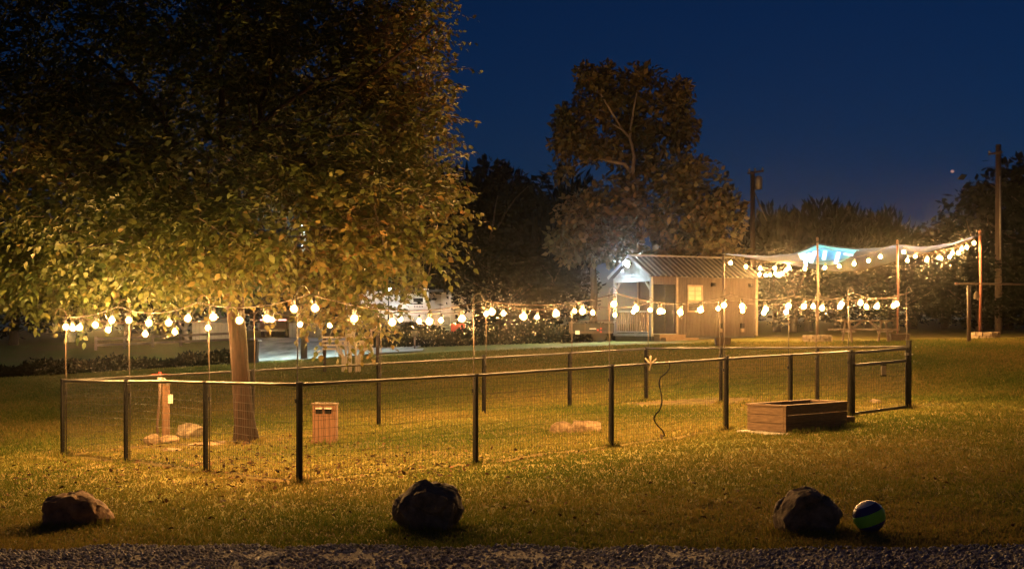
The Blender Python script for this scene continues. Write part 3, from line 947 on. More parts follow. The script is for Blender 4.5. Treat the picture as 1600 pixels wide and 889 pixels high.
def build_big_tree():
    D0 = 22.7
    base = onx(383, D0)
    t = thing('large_tree', base, 'large broadleaf tree with reddish trunk spreading over the pen', 'tree')
    def w(px, py, d): return at(px, py, d)
    top = w(366, 445, D0 - 0.1)
    # trunk with root flare
    pts = [base + Vector((0, 0, -0.1)), base + Vector((0.0, 0, 0.06)), base + Vector((-0.01, 0, 0.28)), base + Vector((-0.05, 0, 0.8)),
           w(374, 560, D0), w(369, 500, D0), top, w(362, 400, D0), w(360, 330, D0)]
    rad = [0.28, 0.215, 0.178, 0.154, 0.145, 0.142, 0.15, 0.145, 0.135]
    zs = [p.z for p in pts]
    fine = [Vector((np.interp(z, zs, [p.x for p in pts]), np.interp(z, zs, [p.y for p in pts]), z)) for z in np.linspace(zs[0], zs[-1], 70)]
    mb = MB(); mb.tube(fine, [float(np.interp(p.z, zs, rad)) for p in fine], 44)
    for i, v in enumerate(mb.v):       # ridged bark and root flare
        c = fine[min(i // 44, 69)]
        a = math.atan2(v.y - c.y, v.x - c.x)
        q = Vector((math.cos(a) * 2.6, math.sin(a) * 2.6, v.z * 0.9))
        rdg = abs(mnoise.noise(q * 1.5)) * 2 - .5 + 0.5 * mnoise.noise(q * 3.1)
        lobe = 0.16 * math.sin(a * 5 + 1.0) * max(0.0, 1 - (v.z - base.z) / 0.55)
        mb.v[i] = c + (v - c) * (1 + lobe) + (v - c).normalized() * rdg * 0.014
    mb.build('trunk', M['bark'], t)
    fork = pts[-1]
    mbl = MB()
    ends = []
    for px, py, d, r in ((150, 330, 22.3, .09), (60, 250, 23.5, .08), (250, 150, 21.5, .10), (420, 60, 23, .11), (560, 110, 22, .10), (640, 200, 22.8, .08),
                         (590, 330, 21.2, .075), (480, 300, 20.0, .07), (300, 320, 19.6, .07), (200, 200, 25, .09), (480, 180, 25.5, .09), (330, -80, 22.5, .11),
                         (100, 60, 22, .09), (680, 40, 21.5, .07), (230, 390, 21.4, .06), (540, 420, 21.5, .06)):
        e = w(px, py, d)
        s = top.lerp(fork, random.uniform(0.0, 1.0))
        lp = limb_pts(s, e, 0.10)
        mbl.tube(lp, taper(r, 0.02), 7)
        ends.append(lp)
        for q in range(3):
            a = lp[random.randint(2, 5)]
            e2 = a + Vector((random.gauss(0, .9), random.gauss(0, .9), random.gauss(0.2, .5)))
            mbl.tube(limb_pts(a, e2, 0.12, 4), taper(0.03, 0.008, 4), 5)
    mbl.build('limbs', M['bark'], t)
    # crown volume, photograph pixel + distance + radii in metres
    B = []
    def blob(px, py, d, rx, ry, rz, wt):
        c = w(px, py, d); B.append((c.x, c.y, c.z, rx, ry, rz, wt))
    blob(320, 300, 20.9, 1.9, 1.6, 0.75, 3.6)  # low front masses added to shade the upper crown
    blob(500, 290, 20.9, 1.3, 1.4, 0.7, 2.6)
    blob(150, 300, 21.6, 1.6, 1.6, 0.8, 3.0)
    blob(340, 190, 23.6, 2.9, 3.0, 2.3, 7)
    blob(250, 60, 24.8, 3.2, 2.6, 1.6, 5)
    blob(470, 40, 24.8, 2.0, 2.2, 1.4, 3.5)
    blob(60, 120, 24.8, 2.2, 2.2, 2.0, 4)
    blob(200, 120, 24.2, 2.7, 2.3, 2.4, 5)
    blob(90, 260, 23.6, 2.0, 2.4, 1.9, 4)
    blob(500, 110, 24.2, 2.3, 2.2, 2.2, 5)
    blob(560, 260, 22.8, 1.4, 2.0, 1.9, 4)
    blob(600, 160, 23.6, 0.8, 1.6, 1.7, 2.4)
    blob(590, 355, 21.8, 1.35, 1.6, 0.75, 3.0)
    blob(628, 330, 21.8, 0.68, 1.2, 1.0, 1.5)
    blob(480, 360, 20.6, 1.4, 1.6, 0.66, 3.0)
    blob(130, 395, 23.6, 2.0, 1.9, 0.80, 4.5)
    blob(20, 404, 24.2, 1.4, 1.5, 0.75, 2.5)
    blob(260, 364, 21.0, 1.6, 2.0, 0.60, 3.6)
    blob(380, 360, 20.4, 1.2, 1.6, 0.48, 2.6)
    blob(90, 446, 24.2, 1.3, 0.9, 0.30, 1.2)
    blob(215, 436, 23.6, 0.9, 0.8, 0.25, 0.8)
    blob(548, 470, 21.6, 0.55, 0.6, 0.50, 0.5)
    blob(520, 425, 21.6, 0.9, 0.8, 0.40, 0.8)
    blob(620, 408, 21.6, 0.7, 0.8, 0.30, 0.7)
    blob(-60, 200, 24.0, 1.8, 2.2, 2.8, 3)
    blob(330, -70, 24.8, 3.0, 2.8, 1.6, 3)
    blob(600, 15, 24.0, 1.0, 1.4, 1.0, 1.5)
    ns = 18500
    o, outd = sample_blobs(B, ns, 0.42)
    # thin the crown with gaps
    gap = np.array([mnoise.noise(Vector((p[0] * .75, p[1] * .75, p[2] * 1.5))) for p in o])
    keep = gap > -0.11
    o, outd = o[keep], outd[keep]
    lamp = V3(at(447, 329, 49.7)) - np.array([0, 0, EYE]); lamp = lamp / np.linalg.norm(lamp)
    rel = o - np.array([0, 0, EYE])
    off_axis = np.linalg.norm(rel - np.outer(rel @ lamp, lamp), axis=1)
    keep = off_axis > RNG.uniform(0.1, 0.55, len(o))      # crown thinned so the yard lamp shows through
    o, outd = o[keep], outd[keep]
    # hand-placed shoots standing off the outline
    extra = []
    for px, py, d in ((690, 95, 22), (705, 128, 22), (700, 110, 21.5), (688, 150, 22), (700, 185, 22.3), (690, 215, 22), (705, 260, 22), (700, 300, 21.8), (700, 340, 21.6),
                      (690, 375, 21.5), (575, 330, 20.2), (605, 345, 20.0), (620, 365, 20.0), (540, 370, 20.0), (520, 400, 20.2), (690, 410, 21.4), (670, 445, 21.5), (580, 300, 20.1), (640, 310, 20.1)):
        for _ in range(5):
            e = w(px - 22 + random.gauss(0, 9), py + random.gauss(0, 9), d + random.gauss(0, .2)); extra.append(e[:])
    extra = np.array(extra)
    exd = nrm(np.stack([np.where(extra[:, 0] > -2.5, 1.0, 0.2) + RNG.normal(0, .3, len(extra)), RNG.normal(-.3, .4, len(extra)), RNG.normal(0.5, .35, len(extra))], 1))
    o = np.concatenate([o, extra]); outd = np.concatenate([outd, exd]); ns = len(o)
    ax = nrm(outd * 0.8 + RNG.normal(0, .45, (ns, 3)) + np.array([0, 0, 0.12]))
    k = 11
    sl = RNG.uniform(0.45, 0.85, ns)
    s = (np.arange(k)[None] + 0.4) / k
    curve = -0.22 * (s ** 2) * sl[:, None]
    P = o[:, None] + ax[:, None] * (s * sl[:, None])[..., None]
    P[..., 2] += curve
    side = nrm(np.cross(ax, np.array([0, 0, 1.0]) + RNG.normal(0, .3, (ns, 3))))
    sg = np.where(np.arange(k) % 2 == 0, 1.0, -1.0)[None, :, None]
    LD = nrm(ax[:, None] * 0.55 + side[:, None] * sg * 0.85 + np.array([0, 0, -0.35]) + RNG.normal(0, .28, (ns, k, 3)))
    LN = nrm(np.array([0, 0, 1.0]) + outd[:, None] * 0.35 + RNG.normal(0, .45, (ns, k, 3)))
    P = P.reshape(-1, 3); LD = LD.reshape(-1, 3); LN = LN.reshape(-1, 3)
    n = len(P)
    L = RNG.uniform(0.075, 0.155, n); W_ = L * RNG.uniform(0.5, 0.66, n)
    v, f = leaf_arrays(P, LD, LN, L, W_)
    cl = np.array([mnoise.noise(Vector(p) * 0.5 + Vector((9, 3, 1))) for p in o])
    right_lit = np.clip((o[:, 0] + 4.5) / 4, 0, 1)  # leaves coloured brighter to the right in place of bulb light
    tint = np.clip(0.30 + 0.40 * cl + 0.34 * right_lit, 0, 1)
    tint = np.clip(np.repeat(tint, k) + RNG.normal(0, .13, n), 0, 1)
    v = v - V3(base)
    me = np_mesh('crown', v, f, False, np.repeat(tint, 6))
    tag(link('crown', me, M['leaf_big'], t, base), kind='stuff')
    # woody shoots
    mbs = MB()
    for i in list(range(0, ns, 9)) + list(range(ns - len(extra), ns)):
        a = Vector(o[i]); b = a + Vector(ax[i]) * sl[i] + Vector((0, 0, -.2 * sl[i]))
        mbs.tube([a - Vector(ax[i]) * 0.25, a.lerp(b, .5) + Vector((0, 0, .05 * sl[i])), b], [0.009, 0.006, 0.002], 3, False)
    tag(mbs.build('twigs', M['bark_dark'], t), kind='stuff')

def crown_leaves(name, blobs, n, size, material, parent, base, gapfreq=0.5, gapcut=-0.25, shell=0.5, droop=-0.1, up=0.0, tbias=0.5):
    P, d = sample_blobs(blobs, n, shell)
    g = np.array([mnoise.noise(Vector(p) * gapfreq) for p in P])
    P, d = P[g > gapcut], d[g > gapcut]; n = len(P)
    # leaves gathered in sprays
    D = nrm(d * 0.5 + RNG.normal(0, .7, (n, 3)) + np.array([0, 0, droop + up]))
    N = nrm(d * 0.6 + RNG.normal(0, .6, (n, 3)) + np.array([0, 0, .4]))
    L = size * RNG.uniform(0.6, 1.4, n)
    v, f = diamond_arrays(P, D, N, L, L * RNG.uniform(0.4, 0.75, n) * (0.35 if up > .5 else 1))
    cl = np.array([mnoise.noise(Vector(p) * 0.6 + Vector((3, 8, 2))) for p in P])
    tint = np.repeat(np.clip(tbias + 0.4 * cl + RNG.normal(0, .18, n), 0, 1), 4)
    me = np_mesh(name, v - V3(base), f, False, tint)
    return tag(link(name, me, material, parent, base), kind='stuff')

def build_mid_trees():
    D0 = 62.0
    m = D0 / FPX
    base = onx(1000, D0)
    t = thing('tall_tree', base, 'tall tree with pale forked limbs rising behind the cabin', 'tree')
    w = lambda px, py, d=D0: at(px, py, d)
    mb = MB()
    mb.tube([base - Vector((0, 0, .2)), w(1004, 470), w(1000, 380), w(995, 310), w(993, 290)], [.30, .25, .2, .17, .15], 10)
    mb.build('trunk', M['bark_pale'], t)
    mb = MB()
    for pts, r0, r1 in (([(993, 292), (988, 272), (976, 257), (955, 253), (930, 246), (905, 250)], .13, .03),
                        ([(988, 272), (991, 245), (984, 215), (972, 203), (958, 195), (940, 180)], .10, .02),
                        ([(995, 300), (1006, 285), (1012, 272), (1025, 260), (1031, 250), (1045, 215), (1055, 165)], .13, .02),
                        ([(1007, 284), (1010, 265), (1018, 252)], .07, .03),
                        ([(984, 215), (990, 170), (1000, 120)], .07, .02), ([(972, 203), (940, 150), (915, 115)], .06, .02),
                        ([(1000, 298), (1040, 292), (1065, 288)], .06, .03), ([(930, 246), (890, 262), (880, 280)], .04, .015)):
        P = [w(x, y, D0 + 0.3 * math.sin(i * 2.2 + r0 * 40)) for i, (x, y) in enumerate(pts)]
        n = len(P) - 1
        mb.tube(P, [r0 + (r1 - r0) * i / n for i in range(n + 1)], 7)
    mb.build('limbs', M['bark_pale'], t)
    B = []
    for px, py, rx, ry, wt, dd in ((955, 155, 62, 50, 4, .6), (900, 205, 36, 50, 2, .4), (925, 232, 58, 26, 2.2, .5), (1030, 190, 42, 62, 3, .5), (1058, 148, 26, 26, 1.1, 0), (985, 205, 52, 55, 3, 1.2),
                           (882, 268, 22, 16, .6, 0), (914, 116, 16, 20, .7, 0), (1003, 120, 36, 18, 1.1, .4), (945, 120, 20, 22, .7, .4), (1062, 175, 18, 26, .6, 0), (885, 225, 30, 30, 1.2, .3), (880, 190, 18, 24, .7, .2), (1070, 205, 24, 34, .9, .4), (1005, 262, 60, 24, 1.2, 1.6)):
        c = w(px, py, D0 + dd); B.append((c.x, c.y, c.z, rx * m, 1.6, ry * m, wt))
    crown_leaves('crown', B, 10500, 0.30, M['leaf_mid'], t, base, 0.9, -0.24, 0.6, -0.2)
    D1 = 60.0; m = D1 / FPX
    for nm, cx, blobs, lab, n in (
            ('round_tree', 1085, ((1080, 300, 62, 60, 4, 0), (1120, 340, 48, 55, 3, 0), (1060, 360, 80, 45, 3, -.6), (1110, 390, 58, 30, 2, -.6), (1050, 265, 50, 40, 2, .8), (1020, 390, 50, 30, 1.5, -.3)),
             'rounded bushy tree behind the right half of the cabin', 8500),
            ('round_tree', 925, ((930, 340, 70, 45, 4, .6), (900, 380, 50, 36, 3, 0), (960, 385, 60, 36, 3, 0), (965, 310, 50, 34, 2, 1), (990, 340, 50, 60, 2, .8)),
             'lower bushy tree behind the porch end of the cabin', 6500)):
        b2 = onx(cx, D1 + 1)
        t2 = thing(nm, b2, lab, 'tree', 'trees behind the cabin')
        mb = MB(); top = at(cx, 380, D1 + 1)
        mb.tube([b2 - Vector((0, 0, .2)), b2.lerp(top, .5) + Vector((.1, 0, 0)), top], [.2, .16, .11], 8)
        for px, py, *_ in blobs:
            mb.tube(limb_pts(top, at(px, py, D1 + .5), .1, 5), taper(.09, .02, 5), 6)
        mb.build('trunk', M['bark_dark'], t2)
        B = []
        for px, py, rx, ry, wt, dd in blobs:
            c = at(px, py, D1 + dd); B.append((c.x, c.y, c.z, rx * m, 1.9, ry * m, wt))
        crown_leaves('crown', B, n, 0.30, M['leaf_mid'], t2, b2, 0.8, -0.22, 0.5, -0.15)

def proto_tree(kind):
    """a unit background tree round the origin, about 8 m tall"""
    z = Vector((0, 0, 0))
    t = thing('background_tree', z, 'tree', 'tree')
    mb = MB(); mb.tube([(0, 0, -.6), (.1, 0, 2.0), (0, .1, 4.5)], [.22, .17, .08], 7)
    for k in range(7):
        a = k * 0.9
        mb.tube(limb_pts((0, 0, 1.5 + k * .4), (1.9 * math.cos(a), 1.9 * math.sin(a), 3.4 + k * .5), .1, 4), taper(.07, .02, 4), 5)
    mb.build('trunk', M['bark_dark'], t)
    B = []
    if kind == 'broad':
        for k in range(12):
            a = k * 2.4
            B.append((1.6 * math.cos(a), 1.6 * math.sin(a), 2.6 + (k % 6) * .8, 1.5, 1.5, 1.0, 1))
        B.append((0, 0, 6.6, 1.2, 1.2, 1.3, 1)); B.append((0, 0, 1.8, 2.4, 2.4, 1.3, 2))
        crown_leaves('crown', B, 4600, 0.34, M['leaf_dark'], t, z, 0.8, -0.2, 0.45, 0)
    elif kind == 'cedar':
        for k in range(10):
            h = .8 + k * .7; r = 2.2 * (1 - k / 11) + .35
            B.append((.2 * math.cos(k * 2), .2 * math.sin(k * 2), h, r, r, .7, r))
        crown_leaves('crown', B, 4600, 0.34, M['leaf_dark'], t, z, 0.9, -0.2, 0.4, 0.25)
    else:                                   # cane: spiky upright top
        for k in range(9):
            a = k * 2.4
            B.append((1.5 * math.cos(a), 1.5 * math.sin(a), 3.0 + (k % 4) * .7, 1.3, 1.3, 2.0, 1))
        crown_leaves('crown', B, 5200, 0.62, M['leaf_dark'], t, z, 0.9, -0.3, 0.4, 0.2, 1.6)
    return t

def build_background_trees():
    protos = {k: proto_tree(k) for k in ('broad', 'cedar', 'cane')}
    used = set()
    def put(kind, px, d, top_py, label, wide=1.0, rot=None):
        b = onx(px, d)
        h = (EYE - (top_py - 505) / FPX * d) - b.z
        s = h / 8.0
        p = protos[kind]
        rz = rot if rot is not None else random.uniform(0, 6.28)
        if kind not in used:
            used.add(kind); o = p
            o.location = b; o.rotation_euler = (0, 0, rz); o.scale = (s * wide, s * wide, s)
        else:
            o = copy_tree(p, None, b, rz, (s * wide, s * wide, s))
        tag(o, label, 'tree', 'dark trees along the edge of the property')
    put('cedar', 762, 76, 236, 'dark pointed evergreen just right of the large tree crown', 1.0)
    put('cane', 720, 80, 238, 'dark spiky tree half behind the edge of the large crown', 1.2)
    put('broad', 800, 82, 262, 'dark tree between pointed evergreen and cabin trees', 1.3)
    put('cane', 840, 80, 240, 'dark spiky tree left of the tall pale-limbed tree', 1.1)
    put('broad', 660, 74, 330, 'dark broad tree behind the white house', 1.4)
    put('broad', 780, 70, 372, 'low dark broad tree right of the white house', 1.5)
    put('broad', 862, 72, 376, 'low dark broad tree left of the cabin porch', 1.4)
    put('cane', 1215, 74, 305, 'dark spiky tree right of the transformer pole', 1.25)
    put('cane', 1262, 75, 298, 'dark spiky tree above the peak of the shade sail', 1.3)
    put('cane', 1310, 75, 300, 'dark spiky tree above the middle of the shade sail', 1.3)
    put('cane', 1358, 76, 304, 'dark spiky tree, rightmost of the clump over the sail', 1.2)
    put('broad', 1240, 70, 372, 'low dark broad tree behind the left of the shade sail', 1.8)
    put('broad', 1320, 70, 378, 'low dark broad tree behind the picnic table', 1.8)
    put('broad', 1425, 90, 352, 'distant low dark tree in the gap right of the sail', 1.8)
    put('broad', 1475, 84, 338, 'dark tree below the gap, left of the utility pole', 1.5)
    put('broad', 1400, 68, 402, 'low dark broad tree behind the right of the sail', 2.0)
    put('cedar', 1545, 78, 285, 'dark evergreen just left of the right utility pole', 1.3)
    put('broad', 1575, 70, 262, 'tall dark tree right of the utility pole', 1.1)
    put('broad', 1625, 66, 232, 'tallest dark tree at the right edge', 1.2)
    put('broad', 1530, 64, 400, 'low dark tree behind the clothesline post', 1.9)
    put('broad', 1610, 58, 390, 'low dark tree at the right edge below the tall one', 1.9)
    # woods behind the crown on the left
    for px, d, tp, lab in ((20, 64, 360, 'dark tree at the far left edge under the crown'), (110, 68, 380, 'dark tree behind the first left bulbs'), (200, 74, 372, 'dark tree behind the second hook pole on the left'),
                           (255, 84, 380, 'dark tree left of the pale forked trunk'), (420, 92, 400, 'dark tree right of the large trunk'), (500, 96, 396, 'dark tree behind the yard light pole'), (570, 90, 390, 'dark tree left of the white house')):
        put('broad', px, d, tp, lab, 1.7)
    put('cedar', 640, 92, 200, 'tall dark evergreen hidden behind the large crown', 1.2)

def build_hedges():
    def hedge(name, pts, h, dep, n, label, material, size=0.16):
        c = Vector((pts[0][0], pts[0][1], gz(*pts[0])))
        P = np.array(pts, float); m = len(P)
        t = RNG.uniform(0, m - 1, n)
        x = np.interp(t, range(m), P[:, 0]); y = np.interp(t, range(m), P[:, 1])
        hh = h * (0.75 + 0.25 * np.sin(x * 1.9) * np.sin(x * 0.7 + 1) + 0.1 * np.sin(x * 5.3))
        a = RNG.uniform(0, math.pi, n); r = RNG.uniform(0, 1, n) ** 0.35
        pos = np.stack([x + RNG.normal(0, .1, n), y + np.cos(a) * r * dep / 2, ground(x, y) + np.sin(a) * r * hh], 1)
        D = nrm(RNG.normal(0, 1, (n, 3)) + np.array([0, 0, .4])); N = nrm(RNG.normal(0, 1, (n, 3)))
        L = size * RNG.uniform(.6, 1.4, n)
        v, f = diamond_arrays(pos, D, N, L, L * .6)
        o = thing(name, c, label, 'hedge')
        tag(link('foliage', np_mesh('foliage', v - V3(c), f, False, np.repeat(RNG.uniform(0, 1, n), 4)), material, o, c), kind='stuff')
        mb = MB()
        for i in range(0, 40):
            q = i / 39 * (m - 1)
            xx = float(np.interp(q, range(m), P[:, 0])); yy = float(np.interp(q, range(m), P[:, 1]))
            g = gz(xx, yy); k = random.uniform(.4, .75) * h
            mb.tube([(xx, yy, g - .05), (xx + random.gauss(0, .1), yy, g + k * .6), (xx + random.gauss(0, .2), yy + random.gauss(0, .1), g + k)], [.02, .014, .006], 4)
        tag(mb.build('stems', M['bark_dark'], o), kind='stuff')
    hedge('hedge', [onx(-60, 45)[:2], onx(120, 46)[:2], onx(370, 48)[:2]], 0.62, 1.0, 9000, 'low dark hedge along the far left edge of the lawn', M['leaf_dark'], 0.13)
    hedge('hedge', [onx(556, 58)[:2], onx(640, 57.5)[:2], onx(760, 57)[:2], onx(860, 57)[:2], onx(960, 57.5)[:2]], 1.05, 1.4, 11000, 'dark hedge between the crest of the lawn and the white house', M['leaf_dark'], 0.15)

# ------------------------------------------------------------------ cabin
def build_cabin():
    th = R(30)
    N0 = Vector((5.65, 54.0, 0)); g0 = 1.24
    Lc, Wc = 5.6, 2.7
    u = Vector((math.cos(th), math.sin(th), 0)); v = Vector((-math.sin(th), math.cos(th), 0)); up = Vector((0, 0, 1))
    c = thing('cabin', N0 + up * g0, 'small tan cabin with metal roof, porch and floodlight on its gable', 'cabin')
    fl, ev = g0 + 0.30, EYE + 1.95           # floor and eave heights
    rg = ev + 0.79
    PD = 1.28                                  # porch depth along the ridge
    def P(a, b, z): return Vector((N0.x, N0.y, 0)) + u * a + v * b + up * z
    mu = Matrix((u, v, up)).transposed()
    def bx(mb, a0, a1, b0, b1, z0, z1):
        return mb.box(P((a0 + a1) / 2, (b0 + b1) / 2, (z0 + z1) / 2), (a1 - a0, b1 - b0, z1 - z0), m=mu)
    # body walls
    for nm, q in (('wall', (PD, Lc, 0.03, 0.10)), ('wall', (PD, Lc, Wc - 0.10, Wc - 0.03)), ('wall', (PD + .02, PD + 0.1, 0.12, Wc - 0.12)), ('wall', (Lc - 0.1, Lc - .02, 0.12, Wc - 0.12))):
        bx(MB(), *q, fl, ev + 0.02).build(nm, M['siding'], c)
    # side siding boards on the long side facing the camera (window hole left between 2.95 and 3.75)
    wa0, wa1, wz0, wz1 = PD + 0.62, PD + 1.30, fl + 0.95, fl + 1.95
    wdt = 0.145
    a = PD + 0.1
    while a + wdt < Lc - 0.09:
        if a + wdt < wa0 - .06 or a > wa1 + .06:
            bx(MB(), a, a + wdt - 0.012, 0.0, 0.03, fl - 0.10, ev - 0.06).build('siding_board', M['siding'], c)
        else:
            bx(MB(), a, a + wdt - 0.012, 0.0, 0.03, fl - 0.10, wz0 - .06).build('siding_board', M['siding'], c)
            bx(MB(), a, a + wdt - 0.012, 0.0, 0.03, wz1 + .06, ev - 0.06).build('siding_board', M['siding'], c)
        a += wdt
    for a in (PD, Lc - 0.08):
        bx(MB(), a, a + 0.09, -0.02, 0.05, fl - 0.1, ev - 0.06).build('corner_trim', M['trim'], c)
    bx(MB(), 0, Lc, -0.03, 0.03, ev - 0.058, ev + 0.05).build('eave_trim', M['trim'], c)
    # window
    w = bx(MB(), wa0 - .05, wa1 + .05, 0.005, 0.04, wz0 - .05, wz1 + .05).build('window', M['door_dark'], c)
    fr = MB()
    for q in ((wa0 - .06, wa0, wz0 - .06, wz1 + .06), (wa1, wa1 + .06, wz0 - .06, wz1 + .06), (wa0, wa1, wz0 - .06, wz0), (wa0, wa1, wz1, wz1 + .06), (wa0, wa1, wz0 + .38, wz0 + .43)):
        bx(fr, q[0], q[1], -0.035, 0.004, q[2], q[3])
    fr.build('window_frame', M['trim'], w)
    bx(MB(), wa0 + .01, wa1 - .01, -0.012, -0.004, wz0 + .44, wz1 - .01).build('blind', M['blind'], w)
    mb = MB(); bx(mb, wa0 + .32, wa0 + .345, -0.03, -0.016, wz0 + .44, wz1 - .01)
    for k in (1, 2): bx(mb, wa0 + .01, wa1 - .01, -0.028, -0.018, wz0 + .44 + k * .18, wz0 + .46 + k * .18)
    mb.build('muntin', M['trim'], w)
    bx(MB(), wa0 + .01, wa1 - .01, -0.012, -0.004, wz0 + .01, wz0 + .37).build('pane', M['glass'], w)
    # porch: floor, header, posts, braces
    bx(MB(), 0.0, PD, 0.0, Wc, fl - 0.10, fl).build('porch_floor', M['porch_paint'], c)
    bx(MB(), 0.06, Lc - .06, 0.06, Wc - .06, g0 - 0.5, fl - 0.105).build('skirting', M['skirt'], c)
    for b in (0.05, Wc - 0.05):
        bx(MB(), 0.0, 0.11, b - .055, b + .055, fl, ev - 0.24).build('porch_post', M['porch_paint'], c)
    bx(MB(), 0.0, 0.10, 0.0, Wc, ev - 0.24, ev - 0.06).build('porch_header', M['porch_paint'], c)
    bx(MB(), 0.10, PD + .02, 0.0, 0.09, ev - 0.36, ev - 0.06).build('side_header', M['siding'], c)
    for b0, b1 in ((0.11, 0.42), (Wc - .11, Wc - .42)):
        MB().bar(P(.05, b0, ev - .58), P(.05, b1, ev - .26), .07, .07).build('brace', M['porch_paint'], c)
    # railing across the gable side
    rl = bx(MB(), 0.02, 0.09, 0.12, Wc - .12, fl + .88, fl + .95).build('porch_railing', M['porch_paint'], c)
    for k in range(15):
        b = 0.2 + k * (Wc - .4) / 14
        bx(MB(), 0.035, 0.075, b - .025, b + .025, fl + .1, fl + .878).build('baluster', M['wood_pale'], rl)
    bx(MB(), 0.02, 0.09, 0.12, Wc - .12, fl + .04, fl + .098).build('bottom_rail', M['porch_paint'], rl)
    # door in the porch wall and wall panel behind
    d = bx(MB(), PD - .04, PD + .018, 0.75, 1.60, fl + .02, fl + 2.02).build('door', M['door_dark'], c)
    MB().tube([P(PD - .05, .82, fl + 1.0), P(PD - .10, .82, fl + 1.0)], .03, 8).build('handle', M['grey_metal'], d)
    bx(MB(), PD - .02, PD + .018, 0.12, 0.72, fl + .02, ev - .3).build('porch_wall', M['door_dark'], c)
    # gables
    for a0, a1, mm in ((0.02, 0.08, 'porch_paint'), (Lc - .09, Lc - .03, 'siding')):
        mb = MB()
        tri = [(0.02, ev - .06), (Wc - .02, ev - .06), (Wc / 2, rg - .05)]
        mb.add([P(a0, b, z) for b, z in tri] + [P(a1, b, z) for b, z in tri], [(0, 1, 2), (5, 4, 3), (0, 3, 4, 1), (1, 4, 5, 2), (2, 5, 3, 0)])
        mb.build('gable', M[mm], c)
    k = 0
    b = 0.10
    while b < Wc - .15:                       # gable boards
        b1 = min(b + .16, Wc - .08)
        zt = lambda bb: ev + (rg - ev) * (1 - abs(bb - Wc / 2) / (Wc / 2)) - .1
        if zt(b) > ev and zt(b1) > ev:
            mb = MB()
            q = [(b, ev - .02), (b1 - .014, ev - .02), (b1 - .014, zt(b1)), (b, zt(b))]
            mb.add([P(0.0, *x) for x in q] + [P(0.018, *x) for x in q], [(0, 1, 2, 3), (7, 6, 5, 4), (0, 4, 5, 1), (1, 5, 6, 2), (2, 6, 7, 3), (3, 7, 4, 0)])
            mb.build('gable_board', M['porch_paint'], c)
        b += .16
    # roof slopes with ribs
    oh, fo = 0.16, 0.16
    for sgn in (0, 1):
        e0 = -oh if not sgn else Wc + oh
        drop = (rg - ev) / (Wc / 2) * oh
        mb = MB()
        a0, a1 = -fo, Lc + .12
        q = [P(a0, e0, ev - drop + .03), P(a1, e0, ev - drop + .03), P(a1, Wc / 2, rg + .03), P(a0, Wc / 2, rg + .03)]
        nn = (q[1] - q[0]).cross(q[3] - q[0]).normalized()
        if nn.z < 0: nn = -nn
        mb.add(q + [p + nn * .03 for p in q], [(0, 1, 2, 3), (7, 6, 5, 4), (0, 4, 5, 1), (1, 5, 6, 2), (2, 6, 7, 3), (3, 7, 4, 0)])
        rf = mb.build('roof', M['roof_metal'], c)
        n = 22
        for i in range(n + 1):
            t = i / n
            a = q[0].lerp(q[1], t) + nn * .045; b_ = q[3].lerp(q[2], t) + nn * .045
            MB().bar(a, b_, .06, .05).build('rib', M['roof_rib'], rf)
        MB().bar(q[0] + nn * .01 - u * .012, q[3] + nn * .01 - u * .012, .024, .12).build('barge_board', M['porch_paint'], c)
    MB().bar(P(-fo, Wc / 2, rg + .085), P(Lc + .12, Wc / 2, rg + .10), .22, .05).build('ridge_cap', M['roof_rib'], c)
    # steps to the side opening
    bx(MB(), 0.14, 1.45, -0.40, -0.01, g0 - .1, fl - .03).build('step', M['wood_pale'], c)
    bx(MB(), 0.20, 1.85, -0.75, -0.41, g0 - .2, fl - .16).build('step', M['wood_pale'], c)
    # floodlight on the gable
    fp = P(-0.16, Wc / 2, rg - .26)
    fd = thing('floodlight', fp, 'bright cold white floodlight under the cabin gable peak', 'lamp')
    mb = MB(); mb.bar(fp, fp + u * .16, .05, .05); mb.build('bracket', M['black_metal'], fd)
    mb = MB(); mb.box(fp - u * .03, (.06, .22, .16), m=mu); mb.build('housing', M['grey_metal'], fd)
    mb = MB(); mb.lathe((0, 0, 0), [(.125, 0), (.10, .014), (.06, .026), (.008, .032)], 14)
    aim = (-u * 1.0 - up * 0.45).normalized().to_track_quat('Z', 'Y').to_matrix()
    mb.v = [fp - u * .10 - up * .02 + aim @ x for x in mb.v]
    mb.build('lens', M['flood'], fd)
    mb = MB(); mb.lathe((0, 0, 0), [(.06, -.12), (.13, -.05), (.145, .004), (.135, .005), (.128, -.004)], 14)
    mb.v = [fp - u * .10 - up * .02 + aim @ x for x in mb.v]
    mb.build('reflector', M['grey_metal'], fd)
    # wall lights and vents on the long side
    for a, z, lab in ((3.15, ev - .34, 'small dark unlit wall light near the window side of the cabin'), (5.15, ev - .34, 'small dark unlit wall light at the right end of the cabin')):
        p = P(a, -.09, z); o = thing('wall_light', p, lab, 'lamp', 'dark wall lights on the cabin')
        MB().box(p, (.16, .14, .15), m=mu).build('lamp_body', M['black_metal'], o)
        MB().lathe(p - v * .07, [(.03, -.05), (.05, 0), (.03, .05)], 8).build('lens', M['glass'], o)
    for a, lab in ((3.62, 'dark wall vent low on the cabin, nearer the window'), (4.72, 'dark wall vent low on the cabin, nearer the right corner')):
        p = P(a, -.06, fl + .33); o = thing('wall_vent', p, lab, 'vent', 'vents low on the cabin wall')
        MB().box(p, (.16, .11, .2), m=mu).build('hood', M['black_metal'], o)
        MB().box(p - up * .2, (.14, .08, .14), m=mu).build('outlet_plate', M['trim'], o)

